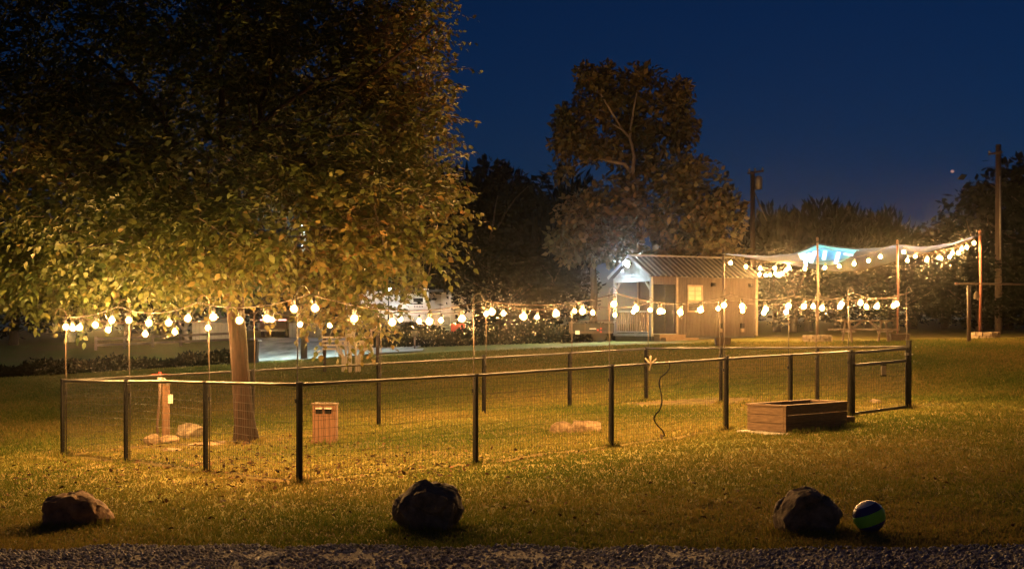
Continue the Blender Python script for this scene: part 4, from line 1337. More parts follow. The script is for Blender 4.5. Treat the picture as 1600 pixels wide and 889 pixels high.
# ------------------------------------------------------------------ shade sail
def build_sail():
    FL, BL, FR, BR = at(1130, 393, 44), at(1277, 376, 46.2), at(1402, 380, 46.2), at(1531, 365, 48)
    specs = ((1130, 44, FL, .034, 'pole_tan', 'tan pole at the left corner of the shade sail, before the cabin'), (1277, 46.2, BL, .038, 'pole_tan', 'tan pole under the peak of the shade sail'),
             (1402, 46.2, FR, .036, 'pole_red', 'reddish pole in the middle of the shade sail'), (1531, 48, BR, .055, 'pole_red', 'thick red pole at the right end of the shade sail'))
    for px, d, top, r, m_, lab in specs:
        b = onx(px, d)
        o = thing('sail_pole', b, lab, 'pole', 'poles of the shade sail')
        MB().tube([b - Vector((0, 0, .2)), b.lerp(top, .5) + Vector((.03, 0, 0)), top + Vector((0, 0, .06))], r, 8).build('shaft', M[m_], o)
        MB().lathe(top + Vector((0, 0, .06)), [(r * 1.15, 0), (r * 1.15, .03), (r * .5, .06)], 8).build('cap', M[m_], o)
        MB().lathe(top - Vector((0, 0, .08)), [(r * 1.3, 0), (r * 1.3, .05)], 8).build('collar', M['black_metal'], o)
    s = thing('shade_sail', FL, 'pale shade sail strung between four poles with a blue peak', 'shade sail')
    xs = [1133, 1165, 1200, 1240, 1260, 1277, 1300, 1340, 1375, 1402, 1440, 1485, 1529]
    uy = [396, 398, 400, 396, 388, 379.5, 384, 388.5, 387, 382, 386, 380, 367.5]
    ud = [44, 44.5, 45.1, 45.7, 46.0, 46.3, 46.3, 46.3, 46.3, 46.4, 46.8, 47.4, 48]
    ly = [397, 401.5, 407, 414, 418, 420.5, 423, 423, 415, 407, 397, 383, 368.5]
    ld = [44, 45.6, 47.6, 49.4, 50.0, 50.4, 50.8, 50.9, 50.6, 50.2, 49.6, 48.8, 48.0]
    nx, ny = 61, 11
    px = np.linspace(xs[0], xs[-1], nx)
    V_ = []
    for i in range(nx):
        a = at(px[i], np.interp(px[i], xs, uy), np.interp(px[i], xs, ud)); b = at(px[i], np.interp(px[i], xs, ly), np.interp(px[i], xs, ld))
        for j in range(ny):
            t = j / (ny - 1)
            p = a.lerp(b, t); p.z -= 0.10 * math.sin(math.pi * t) * math.sin(math.pi * i / (nx - 1)) * 1.2
            V_.append(p)
    fs = [(i * ny + j, (i + 1) * ny + j, (i + 1) * ny + j + 1, i * ny + j + 1) for i in range(nx - 1) for j in range(ny - 1)]
    isblue = lambda q: any(i * 1 for i in ())
    mb = MB(); mb.add(V_, fs, True)
    o = mb.build('cloth', M['sail'], s)
    sd = o.modifiers.new('solid', 'SOLIDIFY'); sd.thickness = 0.012
    def on(pxx, t, off=0.02):
        a = at(pxx, np.interp(pxx, xs, uy), np.interp(pxx, xs, ud)); b = at(pxx, np.interp(pxx, xs, ly), np.interp(pxx, xs, ld))
        p = a.lerp(b, t); fi = (pxx - xs[0]) / (xs[-1] - xs[0])
        p.z -= 0.10 * math.sin(math.pi * t) * math.sin(math.pi * fi) * 1.2
        return p + Vector((0, -off, -off))
    def patch(name, x0, x1, f0, f1, material, parent, off, n=10):
        vv, ff = [], []
        for i in range(n + 1):
            q = x0 + (x1 - x0) * i / n; e = i / n
            for j in range(5):
                t = f0(e) + (f1(e) - f0(e)) * j / 4
                vv.append(on(q, t, off))
        for i in range(n):
            for j in range(4):
                ff.append((i * 5 + j, (i + 1) * 5 + j, (i + 1) * 5 + j + 1, i * 5 + j + 1))
        mb = MB(); mb.add(vv, ff, True); ob = mb.build(name, material, parent)
        m2 = ob.modifiers.new('solid', 'SOLIDIFY'); m2.thickness = 0.008
        return ob
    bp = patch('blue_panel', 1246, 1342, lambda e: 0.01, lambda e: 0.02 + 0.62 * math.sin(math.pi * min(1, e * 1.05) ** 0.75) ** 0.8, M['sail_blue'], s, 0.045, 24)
    led = thing('led_bar_cluster', on(1277, .05, .1), 'fan of blue-white light bars under the blue sail peak', 'lamp')
    for x0, x1, t0, t1 in ((1264, 1257, .10, .42), (1272, 1266, .10, .44), (1288, 1286, .10, .34), (1309, 1305, .08, .40), (1318, 1330, .10, .12)):
        MB().bar(on(x0, t0, .12), on(x1, t1, .12), .12, .04).build('light_bar', M['led'], led, bevel=.01)
    MB().tube([on(1258, .08, .09), on(1285, .06, .09), on(1325, .08, .09)], .012, 5).build('bracket', M['black_metal'], led)
    MB().tube([FL, V_[0]], .012, 5).build('rope', M['cable'], s)
    MB().tube([BR, V_[-ny]], .012, 5).build('rope', M['cable'], s)
    g = 'bulb strings under the shade sail'
    d_ = Vector((0, 0, -.10))
    light_string('sail_light_string', [FL + d_, at(1228, 408, 45.0), at(1300, 407, 45.4), FR + Vector((-.15, -.1, -.05))], 'lit bulb string along the front edge of the shade sail', g, 0.62, 0.12, 0.075, 0.04, 0.3)
    light_string('sail_light_string', [FR + Vector((.05, -.1, -.05)), at(1450, 396, 46.8), BR + Vector((-.1, -.1, -.05))], 'lit bulb string from the middle pole to the thick red pole, upper of two', g, 0.55, 0.12, 0.075, 0.04, 0.2)
    light_string('sail_light_string', [FR + Vector((.05, -.2, -.35)), at(1455, 398, 46.2), BR + Vector((-.2, -.2, -.1))], 'lit bulb string from the middle pole to the thick red pole, lower of two', g, 0.62, 0.10, 0.075, 0.04, 0.25)
    light_string('sail_light_string', [at(1186, 420, 55.5), at(1210, 418, 53), at(1231, 405, 48), BL + Vector((0, -.1, -.55))], 'lit bulb string from the cabin corner to the sail peak pole', g, 0.95, 0.10, 0.075, 0.04, 0.1)
    # planters and rings at the pole feet
    for px, d, wd, lab in ((1129, 43.6, .5, 'dark box planter at the foot of the left sail pole'), (1404, 45.3, .66, 'dark box planter at the foot of the middle sail pole')):
        b = onx(px, d); o = thing('box_planter', b, lab, 'planter', 'box planters at the sail poles')
        mb = MB(); h = .27
        q = [(-.44, -.3), (.44, -.3), (.44, .3), (-.44, .3)]
        vv = [b + Vector((x * wd, y * wd, -.05)) for x, y in q] + [b + Vector((x * wd * 1.15, y * wd * 1.15, h)) for x, y in q] + [b + Vector((x * wd * .95, y * wd * .95, h)) for x, y in q] + [b + Vector((x * wd * .95, y * wd * .95, h - .06)) for x, y in q]
        ff = [(i, (i + 1) % 4, 4 + (i + 1) % 4, 4 + i) for i in range(4)] + [(4 + i, 4 + (i + 1) % 4, 8 + (i + 1) % 4, 8 + i) for i in range(4)] + [(8 + i, 8 + (i + 1) % 4, 12 + (i + 1) % 4, 12 + i) for i in range(4)] + [(0, 3, 2, 1)]
        mb.add(vv, ff).build('tub', M['pot'], o)
        MB().box(b + Vector((0, 0, h - .07)), (wd * .8, wd * .55, .03)).build('soil', M['soil'], o)
    for px, d, rr, lab in ((1277, 46.0, .44, 'round pale stone ring at the foot of the sail peak pole'), (1540, 47.6, .44, 'round pale stone ring at the foot of the thick red pole')):
        b = onx(px, d); o = thing('stone_ring', b, lab, 'stone ring', 'stone rings at the sail poles')
        for lay in range(2):
            n = 12
            for k in range(n):
                a = 2 * math.pi * (k + .5 * lay) / n
                c = b + Vector((rr * math.cos(a), rr * math.sin(a), .07 + lay * .135 - .02))
                MB().box(c, (.12, 2 * math.pi * rr / n - .02, .125), a).build('stone', M['ring_stone'], o, bevel=.012)
        MB().lathe(b + Vector((0, 0, .0)), [(rr - .08, -.1), (rr - .08, .2)], 16).build('soil', M['soil'], o)

# ------------------------------------------------------------------ garden things
def build_picnic():
    D = 45.0
    b = onx(1352, D)
    t = thing('picnic_table', b, 'dark wooden picnic table with attached benches under the sail', 'picnic table')
    az = R(3)
    mz = Matrix.Rotation(az, 3, 'Z')
    def P(x, y, z): return b + mz @ Vector((x, y, z))
    for k in range(5):
        MB().box(P(0, -.3 + k * .15, .74), (1.72, .14, .04), az).build('table_plank', M['picnic'], t, bevel=.004)
    for s in (-1, 1):
        for k in range(2):
            MB().box(P(-.05 + .05 * s, s * .66 + (k - .5) * .145, .44), (2.1, .138, .04), az).build('bench_plank', M['picnic'], t, bevel=.004)
    for x in (-.62, .62):
        for s in (-1, 1):
            MB().bar(P(x, s * .55, -.04), P(x, s * .22, .715), .045, .09).build('leg', M['picnic'], t)
        MB().bar(P(x + .05, -.76, .39), P(x + .05, .76, .39), .04, .09).build('cross_beam', M['picnic'], t)
        MB().bar(P(x + .05, -.34, .69), P(x + .05, .34, .69), .04, .05).build('top_beam', M['picnic'], t)
        MB().bar(P(x * .95, 0, .40), P(x * .25, 0, .70), .04, .06).build('brace', M['picnic'], t)

def build_clothesline():
    D = 43.7
    b = onx(1514, D)
    t = thing('clothesline_frame', b, 'tan post carrying a long horizontal bar at the right edge', 'frame')
    top = at(1514, 446, D)
    MB().tube([b - Vector((0, 0, .2)), top], .065, 10).build('post', M['pole_tan'], t)
    a, e = at(1494, 446, D - .1), at(1690, 448, D + .6)
    MB().tube([a + Vector((0, -.02, .06)), e + Vector((0, 0, .06))], .032, 8).build('bar', M['pole_tan'], t)
    MB().lathe(a + Vector((-.01, -.02, .06)), [(.045, -.04), (.045, .04)], 8).build('bar_end', M['pole_red'], t)
    b2 = onx(1690, D + .6)
    MB().tube([b2 - Vector((0, 0, .2)), e], .065, 10).build('post', M['pole_tan'], t)
    l = at(1526, 452, D - .1)
    h = thing('hanging_lantern', l, 'small pale lantern hanging from the clothesline bar', 'lantern')
    MB().tube([l + Vector((0, 0, .08)), l + Vector((0, 0, -.06))], .008, 5).build('hook', M['black_metal'], h)
    MB().lathe(l + Vector((0, 0, -.06)), [(.10, -.26), (.11, -.22), (.085, -.08), (.05, -.03), (.02, 0)], 10).build('shade', M['trim'], h)

def build_planter():
    near = onx(1228, 20.8); u3 = Vector((U[0], U[1], 0)); v3 = Vector((Wd[0], Wd[1], 0)); az = math.atan2(U[1], U[0])
    Lp, Wp, H = 1.70, 0.75, 0.40
    c = near + u3 * Lp / 2 + v3 * Wp / 2; c.z = gz(c.x, c.y)
    z0 = c.z - 0.0
    t = thing('raised_planter', c, 'wooden raised planter box of horizontal planks before the pen', 'planter')
    def P(a, b, z): return Vector((c.x, c.y, 0)) + u3 * a + v3 * b + Vector((0, 0, z0 + z))
    n = 3; h = H / n
    for k in range(n):
        z = .03 + h * k + h / 2
        for b in (-1, 1):
            MB().box(P(0, b * (Wp / 2 - .02), z), (Lp, .04, h - .008), az).build('plank', M['wood_planter'], t, bevel=.004)
        for a in (-1, 1):
            MB().box(P(a * (Lp / 2 - .02), 0, z), (.04, Wp - .085, h - .008), az).build('plank', M['wood_planter'], t, bevel=.004)
    for a in (-1, 1):
        for b in (-1, 1):
            MB().box(P(a * (Lp / 2 - .08), b * (Wp / 2 - .08), .2), (.07, .07, .38), az).build('corner_post', M['wood_planter'], t)
    for b in (-1, 1):
        MB().box(P(0, b * (Wp / 2 - .03), H + .045), (Lp + .04, .10, .028), az).build('cap_board', M['wood_planter'], t, bevel=.004)
    for a in (-1, 1):
        MB().box(P(a * (Lp / 2 - .03), 0, H + .045), (.10, Wp - .165, .028), az).build('cap_board', M['wood_planter'], t, bevel=.004)
    MB().box(P(0, 0, .15), (Lp - .1, Wp - .1, .2), az).build('soil', M['soil'], t)
    MB().box(P(0, 0, 0.0), (Lp + .26, Wp + .22, .05), az).build('base_slab', M['concrete'], t, bevel=.006)
    q = onx(1322, 22.9)
    s = thing('edging_block', q, 'small dark block between planter and gate post', 'block')
    MB().box(q + Vector((0, 0, .04)), (.34, .14, .14), az).build('block_body', M['wood_dark'], s, bevel=.01)
    MB().box(q + Vector((0, 0, .115)), (.3, .1, .012), az).build('block_top', M['wood_planter'], s)

def build_ball():
    r = 0.138
    c = onx(1358, 11.4); c.z += r + .005
    t = thing('striped_ball', c - Vector((0, 0, r)), 'navy ball with a bright green band beside the boulder', 'ball')
    axis = Vector((-.36, .02, .93)).normalized()
    q = axis.to_track_quat('Z', 'Y').to_matrix()
    def band(a0, a1, material, name, rr):
        mb = MB(); n, m = 36, 10
        prof = [(rr * math.cos(a0 + (a1 - a0) * i / m), rr * math.sin(a0 + (a1 - a0) * i / m)) for i in range(m + 1)]
        mb.lathe((0, 0, 0), prof, n)
        mb.v = [c + q @ p for p in mb.v]
        mb.build(name, material, t)
    band(R(-89.5), R(-26), M['ball_navy'], 'lower_cap', r)
    band(R(-26), R(17), M['ball_green'], 'green_band', r)
    band(R(17), R(48), M['ball_navy'], 'navy_band', r)
    band(R(48), R(89.5), M['ball_white'], 'upper_cap', r)

def build_spigot():
    p = onx(259, 23.4)
    t = thing('wooden_post', p, 'square wooden post with a small pale box beside the spigot', 'post')
    h = 1.02
    MB().box(p + Vector((0, 0, h / 2 - .05)), (.13, .13, h + .1), .2).build('timber', M['wood_post'], t, bevel=.006)
    MB().box(p + Vector((0, 0, h + .012)), (.15, .15, .024), .2).build('cap', M['wood_pale'], t)
    MB().box(p + Vector((.095, -.06, .77)), (.085, .06, .16), .2).build('outlet_box', M['white_paint'], t, bevel=.006)
    b = onx(247, 23.1)
    s = thing('yard_hydrant', b, 'metal yard hydrant pipe with a red handle at its top', 'hydrant')
    MB().tube([b - Vector((0, 0, .1)), b + Vector((-.015, 0, .35)), b + Vector((.02, 0, .7)), b + Vector((.03, 0, 1.08))], .024, 8).build('pipe', M['pole_tan'], s)
    hd = b + Vector((.03, 0, 1.08))
    MB().lathe(hd, [(.03, -.03), (.045, 0), (.045, .07), (.03, .1)], 10).build('head', M['grey_metal'], s)
    MB().tube([hd + Vector((0, 0, .04)), hd + Vector((.09, -.05, .05)), hd + Vector((.14, -.06, .0)), hd + Vector((.15, -.06, -.07))], .018, 7).build('spout', M['grey_metal'], s)
    MB().bar(hd + Vector((-.13, 0, .12)), hd + Vector((.12, 0, .12)), .04, .03).build('lever', M['red_paint'], s)
    MB().lathe(hd + Vector((0, 0, .10)), [(.02, 0), (.03, .03), (.02, .07)], 8).build('knob', M['red_paint'], s)

def build_pedestal():
    b = onx(508, 22.0)
    t = thing('outlet_pedestal', b, 'brown wooden outlet pedestal with two covered sockets in the pen', 'pedestal')
    w, dp, h = .36, .22, .64
    az = R(-4)
    m = Matrix.Rotation(az, 3, 'Z')
    def P(x, y, z): return b + m @ Vector((x, y, z))
    MB().box(P(0, .02, h / 2), (w - .03, dp - .04, h), az).build('core', M['wood_dark'], t)
    n = 4; pw = w / n
    for k in range(n):
        MB().box(P(-w / 2 + pw * (k + .5), -dp / 2 + .012, .22 + .02), (pw - .006, .024, .42), az).build('front_board', M['wood_pedestal'], t, bevel=.003)
    MB().box(P(0, -dp / 2 + .01, .54), (w, .028, .17), az).build('socket_board', M['wood_pedestal'], t, bevel=.003)
    for s in (-1, 1):
        MB().box(P(s * (w / 2 + .004), .015, h / 2), (.02, dp - .02, h - .02), az).build('side_board', M['wood_pedestal'], t)
        o = MB().box(P(s * .075, -dp / 2 - .018, .545), (.11, .03, .10), az).build('socket_cover', M['black_metal'], t, bevel=.006)
        MB().box(P(s * .075 + .008, -dp / 2 - .045, .585), (.11, .08, .022), az).build('cover_flap', M['white_paint'], o, bevel=.004)
    MB().box(P(0, 0, h + .012), (w + .05, dp + .06, .03), az).build('cap', M['wood_pale'], t, bevel=.004)
    MB().box(P(0, -.01, .02), (w + .06, dp + .06, .07), az).build('base', M['wood_pedestal'], t, bevel=.004)

def build_cord():
    a = pen3(6.65, -0.05, FH)
    pts = []
    D = a.y
    for px, py in ((1046, 566), (1046, 575), (1040, 583), (1032, 590), (1030, 600), (1033, 615), (1034, 628), (1031, 640), (1024, 648), (1022, 655), (1027, 664), (1035, 672), (1038, 680), (1034, 682)):
        pts.append(at(px, py, D - .06))
    pts2 = [pts[0]]
    for i in range(len(pts) - 1):
        p0, p1, p2, p3 = pts[max(i - 1, 0)], pts[i], pts[i + 1], pts[min(i + 2, len(pts) - 1)]
        for k in range(1, 5):
            t = k / 4
            pts2.append(0.5 * ((2 * p1) + (p2 - p0) * t + (2 * p0 - 5 * p1 + 4 * p2 - p3) * t * t + (3 * p1 - p0 - 3 * p2 + p3) * t ** 3))
    o = thing('extension_cable', pts[0], 'dark cord dangling from the front rail down to the grass', 'cable')
    MB().tube(pts2, .012, 6).build('cord_length', M['black_metal'], o)
    MB().box(pts2[-1], (.04, .04, .07)).build('plug', M['trim'], o)
    q = pen3(6.45, -0.02, FH)
    s = thing('tied_bow', q, 'small pale tie knotted round the front rail by the cord', 'bow')
    MB().tube([q + Vector((-.09, -.03, .10)), q + Vector((-.03, -.035, .03)), q + Vector((0, -.035, 0)), q + Vector((-.02, -.035, -.10))], .012, 5).build('tail', M['trim'], s)
    MB().tube([q + Vector((.09, -.03, .09)), q + Vector((.03, -.035, .03)), q + Vector((0, -.035, 0))], .012, 5).build('loop', M['trim'], s)
    MB().tube([q + Vector((0, -.03, .14)), q + Vector((0, -.033, .0))], .014, 5).build('knot', M['trim'], s)
    # little pale marker stake on the far lawn
    b = onx(755, 33); z = thing('marker_stake', b, 'tiny pale stake standing on the lawn behind the pen', 'stake')
    MB().lathe(b, [(.03, -.05), (.035, .14), (.055, .17), (.05, .22), (.01, .25)], 8).build('stake_body', M['trim'], z)

# ------------------------------------------------------------------ the yard on the left
def build_left_yard():
    lane_pts_n = [onx(384, 51)[:2], onx(420, 50)[:2], onx(480, 49.5)[:2], onx(540, 50)[:2], onx(640, 53)[:2]]
    lane_pts_f = [onx(392, 74)[:2], onx(430, 76)[:2], onx(500, 76)[:2], onx(580, 74)[:2], onx(700, 70)[:2]]
    strip_sheet('gravel_lane', lane_pts_n, lane_pts_f, 0.03, M['lane'], 'pale gravel lane lit by the yard light', 80, 20)
    pad = [onx(586, 51)[:2], onx(660, 51)[:2]], [onx(596, 54)[:2], onx(662, 54)[:2]]
    strip_sheet('concrete_pad', pad[0], pad[1], 0.06, M['concrete'], 'white lit concrete strip right of the meter rack', 12, 6)
    # meter rack
    D = 40.0; b = onx(547, D)
    t = thing('meter_rack', b, 'electric meter rack with bent grey conduits beyond the pen', 'meter rack')
    w = lambda px, py, d=D: at(px, py, d)
    for px in (507, 590):
        MB().tube([onx(px, D + .1) - Vector((0, 0, .2)), w(px, 508, D + .1)], .05, 8).build('rack_post', M['wood_dark'], t)
    for py in (527, 533, 539, 545):
        MB().bar(w(503, py, D + .02), w(583, py, D + .02), .03, .055).build('rack_bar', M['pvc'], t)
    MB().box(w(547, 527, D - .08), (.29, .13, .31)).build('panel_box', M['grey_box'], t, bevel=.01)
    MB().box(w(547, 517, D - .08), (.26, .11, .09)).build('panel_hood', M['grey_box'], t)
    MB().box(w(584, 511, D - .06), (.19, .12, .23)).build('meter_box', M['grey_box'], t, bevel=.01)
    MB().lathe(w(584, 511, D - .13) + Vector((0, -.02, -.04)), [(.06, 0), (.075, .04), (.06, .08)], 10).build('meter_dome', M['glass'], t)
    for i, (px, bx_) in enumerate(((527, 535), (532, 538), (540, 541), (547, 547), (556, 556), (564, 559), (570, 562))):
        top_ = w(px, 541, D - .12)
        MB().box(top_ + Vector((0, 0, .08)), (.095, .07, .16)).build('conduit_coupling', M['pvc'], t)
        f = onx(bx_, D - .12)
        MB().tube([top_, top_ - Vector((0, 0, .12)), Vector((f.x, f.y, top_.z - .32)), f - Vector((0, 0, .1))], .032 if i != 3 else .06, 7).build('conduit', M['pvc'], t)
    MB().tube([w(580, 514, D - .1), w(580, 540, D - .1), w(577, 545, D - .1), w(571, 546, D - .1)], .03, 7).build('conduit', M['pvc'], t)
    # yard light pole
    D = 50.0; b = onx(475, D); top = at(475, 318, D)
    t = thing('yard_light_pole', b, 'dark wooden pole of the yard light behind the tree', 'pole')
    MB().tube([b - Vector((0, 0, .3)), top], [.13, .10], 10).build('shaft', M['wood_dark'], t)
    le = at(447, 329, D - .3)
    MB().tube([top - Vector((0, 0, .3)), top.lerp(le, .5) + Vector((0, 0, .1)), le + Vector((0, 0, .12))], .03, 7).build('arm', M['grey_metal'], t)
    MB().lathe(le, [(.33, -.14), (.30, -.02), (.22, .10), (.08, .24)], 14).build('hood', M['grey_metal'], t)
    MB().lathe(le, [(.05, -.195), (.12, -.175), (.15, -.152), (.15, -.142)], 12).build('lamp_globe', M['yard_lamp'], t)
    # house
    D = 72.0; hz = 1.45
    b = Vector((onx(665, D).x, D, hz))
    t = thing('white_house', b, 'white sided mobile home with railed deck behind the large tree', 'house')
    def X(px, d=D): return (px - 800) / FPX * d
    x0, x1 = X(540), X(741)
    zt = EYE + (505 - 455) / FPX * D
    zb = hz + .1
    n = 14
    for i in range(n):
        z = zb + .5 + (zt - zb - .5) * (i + .5) / n
        MB().box(((x0 + x1) / 2, D, z), (x1 - x0, .06, (zt - zb - .5) / n - .012), 0).build('siding_board', M['white_paint'], t)
    MB().box(((x0 + x1) / 2, D + 1.8, (zb + zt) / 2 - .1), (x1 - x0 - .05, 3.5, zt - zb + .2)).build('body', M['white_paint'], t)
    MB().box(((x0 + x1) / 2, D + 1.75, zt + .05), (x1 - x0 + .4, 4.0, .12)).build('roof', M['skirt'], t)
    MB().box(((x0 + x1) / 2, D + .02, zb + .2), (x1 - x0 - .1, .08, .56)).build('skirting', M['skirt'], t)
    for px, pw in ((655, 18),):
        w_ = MB().box((X(px), D - .05, EYE + (505 - 473) / FPX * D), (pw / FPX * D, .05, .62)).build('window', M['glass'], t)
        for k in (-1, 0, 1):
            MB().box((X(px), D - .09, EYE + (505 - 473) / FPX * D + k * .28), (pw / FPX * D + .06, .03, .06)).build('sash', M['white_paint'], w_)
    MB().box((X(679), D - .05, EYE + (505 - 484) / FPX * D), (.72, .05, 1.9)).build('door', M['concrete'], t)
    for px in (663, 668, 703, 738):
        MB().box((X(px, D - 1.4), D - 1.4, (zb + zt) / 2 + .2), (.13, .13, zt - zb - .2)).build('porch_post', M['white_paint'], t)
    MB().box(((X(600) + X(741)) / 2, D - .8, zt - .02), (X(741) - X(660), 1.6, .1)).build('porch_roof', M['skirt'], t)
    MB().box(((X(600) + X(668)) / 2, D - .8, zb + .42), (X(668) - X(600), 1.5, .12)).build('deck', M['wood_dark'], t)
    rl = MB().box(((X(600, D - 1.5) + X(665, D - 1.5)) / 2, D - 1.5, zb + 1.38), (X(665) - X(600), .07, .07)).build('railing', M['white_paint'], t)
    k = 26
    for i in range(k):
        x = X(601, D - 1.5) + (X(664, D - 1.5) - X(601, D - 1.5)) * i / (k - 1)
        MB().box((x, D - 1.5, zb + .93), (.035, .035, .84)).build('baluster', M['white_paint'], rl)
    # porch lamp, put on an added post to light the siding evenly
    p = at(607, 449, D - 3.0)
    o = thing('house_lamp', onx(607, D - 3.0), 'small round white lamp on an added post before the white house', 'lamp')
    MB().lathe(p, [(.05, -.15), (.12, -.09), (.15, 0), (.12, .09), (.05, .13)], 10).build('lamp_globe', M['porch_lamp'], o)
    MB().tube([onx(607, D - 3.0) - Vector((0, 0, .2)), p - Vector((0, 0, .15))], .04, 7).build('post', M['black_metal'], o)
    MB().lathe(p + Vector((0, 0, .13)), [(.12, 0), (.05, .06), (.01, .1)], 8).build('cap', M['black_metal'], o)
    # grill and red cart on the lane
    g = onx(695, 66)
    o = thing('grill', g, 'grey lidded grill standing before the white house', 'grill')
    MB().box(g + Vector((0, 0, .95)), (.5, .4, .42)).build('lid', M['grey_metal'], o, bevel=.05)
    MB().box(g + Vector((-.02, 0, .66)), (.62, .44, .12)).build('firebox', M['concrete'], o)
    MB().box(g + Vector((-.02, -.02, .53)), (.7, .44, .06)).build('side_shelf', M['white_paint'], o)
    for x, y in ((-.25, -.15), (.25, -.15), (-.25, .15), (.25, .15)):
        MB().tube([g + Vector((x, y, -.05)), g + Vector((x, y, .5))], .03, 6).build('leg', M['grey_metal'], o)
    g = onx(716, 65)
    o = thing('garden_cart', g, 'red garden cart with pale wheels right of the grill', 'cart')
    mb = MB(); mb.box(g + Vector((0, 0, .62)), (.7, .6, .4)); mb.build('tub', M['red_paint'], o, bevel=.04)
    for y in (-.33, .33):
        for x in (-.2, .22):
            ring = [g + Vector((x + .17 * math.cos(a * .5236), y, .2 + .17 * math.sin(a * .5236))) for a in range(13)]
            MB().tube(ring, .04, 6, False).build('wheel', M['trim'], o)
    MB().tube([g + Vector((-.35, 0, .5)), g + Vector((-.65, 0, .9))], .025, 6).build('handle', M['grey_metal'], o)
    # post lantern before the hedge
    g = onx(648, 54.5)
    o = thing('path_bollard', g, 'short dark post with square head beside the concrete strip', 'bollard')
    MB().tube([g - Vector((0, 0, .1)), g + Vector((0, 0, .55))], .035, 7).build('stem', M['pole_tan'], o)
    zt_ = at(648, 521, 54.5)
    MB().box(zt_, (.26, .26, .26)).build('head', M['black_metal'], o, bevel=.02)
    MB().tube([g + Vector((0, 0, .5)), zt_], .03, 6).build('neck', M['black_metal'], o)
    # waste bin
    g = onx(394, 47)
    o = thing('waste_bin', g, 'black wheeled waste bin just right of the tree trunk', 'bin')
    mb = MB(); h = .82
    q = [(-.17, -.2), (.17, -.2), (.17, .2), (-.17, .2)]
    mb.add([g + Vector((x, y, 0.02)) for x, y in q] + [g + Vector((x * 1.3, y * 1.25, h)) for x, y in q], [(3, 2, 1, 0), (4, 5, 6, 7), (0, 1, 5, 4), (1, 2, 6, 5), (2, 3, 7, 6), (3, 0, 4, 7)])
    mb.build('bin_body', M['rubber'], o, bevel=.02)
    MB().box(g + Vector((.02, 0, h + .03)), (.50, .54, .05)).build('lid', M['black_metal'], o, bevel=.015)
    for x in (-.14, .14):
        MB().tube([g + Vector((x, .22, .1)), g + Vector((x * 1.3, .22, .1))], .1, 10).build('wheel', M['rubber'], o)
    MB().tube([g + Vector((.2, -.2, h + .02)), g + Vector((.3, -.18, h + .0)), g + Vector((.3, .18, h)), g + Vector((.2, .2, h + .02))], .02, 6).build('handle', M['grey_metal'], o)
    # pickup seen from behind
    g = onx(429, 80)
    o = thing('pickup_truck', g, 'dark pickup seen from behind on the lane with a red light bar', 'truck')
    MB().box(g + Vector((0, 1.2, .75)), (1.65, 3.2, .55)).build('bed', M['truck_paint'], o, bevel=.06)
    MB().box(g + Vector((0, -.42, .78)), (1.5, .05, .42)).build('tailgate', M['truck_paint'], o, bevel=.02)
    MB().box(g + Vector((0, -.44, 1.05)), (1.55, .05, .06)).build('light_bar', M['tail'], o)
    MB().box(g + Vector((0, -.48, .42)), (1.5, .14, .12)).build('bumper', M['grey_metal'], o, bevel=.02)
    MB().box(g + Vector((0, 2.6, 1.35)), (1.5, 1.4, .7)).build('cab', M['truck_paint'], o, bevel=.12)
    MB().box(g + Vector((0, 1.88, 1.42)), (1.2, .03, .42)).build('rear_window', M['glass'], o)
    for x in (-.7, .7):
        for y in (.2, 3.0):
            MB().tube([g + Vector((x - .11, y, .34)), g + Vector((x + .11, y, .34))], .35, 14).build('wheel', M['rubber'], o)
    # low pale wall and rail fence on the far side of the lane
    for px0, px1, d, lab in ((300, 364, 66, 'pale low board wall left of the trunk, lit by the yard light'), (452, 505, 76, 'bluish low board wall beyond the lane, right of the pickup')):
        a, e = onx(px0, d), onx(px1, d)
        o = thing('board_wall', a, lab, 'wall', 'low board walls beyond the lane')
        n = max(6, int((e - a).length / .18))
        for i in range(n):
            p = a.lerp(e, (i + .5) / n)
            MB().box(p + Vector((0, 0, .42 + random.uniform(-.02, .02))), ((e - a).length / n - .015, .04, .9)).build('board', M['concrete'], o)
        for z in (.2, .7):
            MB().bar(a + Vector((0, .04, z)), e + Vector((0, .04, z)), .04, .07).build('rail', M['wood_pale'], o)
    a, e = onx(150, 60), onx(368, 62)
    o = thing('rail_fence', a, 'dark low rail fence along the lane at far left', 'fence')
    for i in range(6):
        p = a.lerp(e, i / 5)
        MB().box(p + Vector((0, 0, .25)), (.12, .12, .75)).build('post', M['wood_dark'], o)
    for z in (.22, .5):
        MB().bar(a + Vector((0, -.07, z)), e + Vector((0, -.07, z)), .035, .11).build('rail', M['wood_dark'], o)
    # pale forked small tree
    b = onx(294, 63)
    t = thing('forked_tree', b, 'small tree with pale forked trunk lit by the yard light', 'tree')
    mb = MB()
    f = at(288, 516, 63)
    mb.tube([b - Vector((0, 0, .1)), b.lerp(f, .6), f], [.14, .12, .11], 8)
    for px, py in ((283, 492), (300, 494), (276, 470), (312, 470)):
        mb.tube(limb_pts(f, at(px, py, 63), .08, 4), taper(.08, .03, 4), 6)
    mb.build('trunk', M['bark_pale'], t)
    B = []
    for px, py, rx, ry in ((310, 450, 1.6, .9), (345, 462, 1.0, .9), (290, 470, 1.2, .5), (370, 450, 1.1, .9), (300, 430, 1.8, .8)):
        c = at(px, py, 63.5); B.append((c.x, c.y, c.z, rx, 1.0, ry, rx))
    crown_leaves('crown', B, 3600, .24, M['leaf_green'], t, b, .8, -.25, .5, -.1)
    # utility trailer near the cabin
    g = onx(925, 55.6)
    o = thing('utility_trailer', g, 'dark low utility trailer with reflectors left of the cabin', 'trailer')
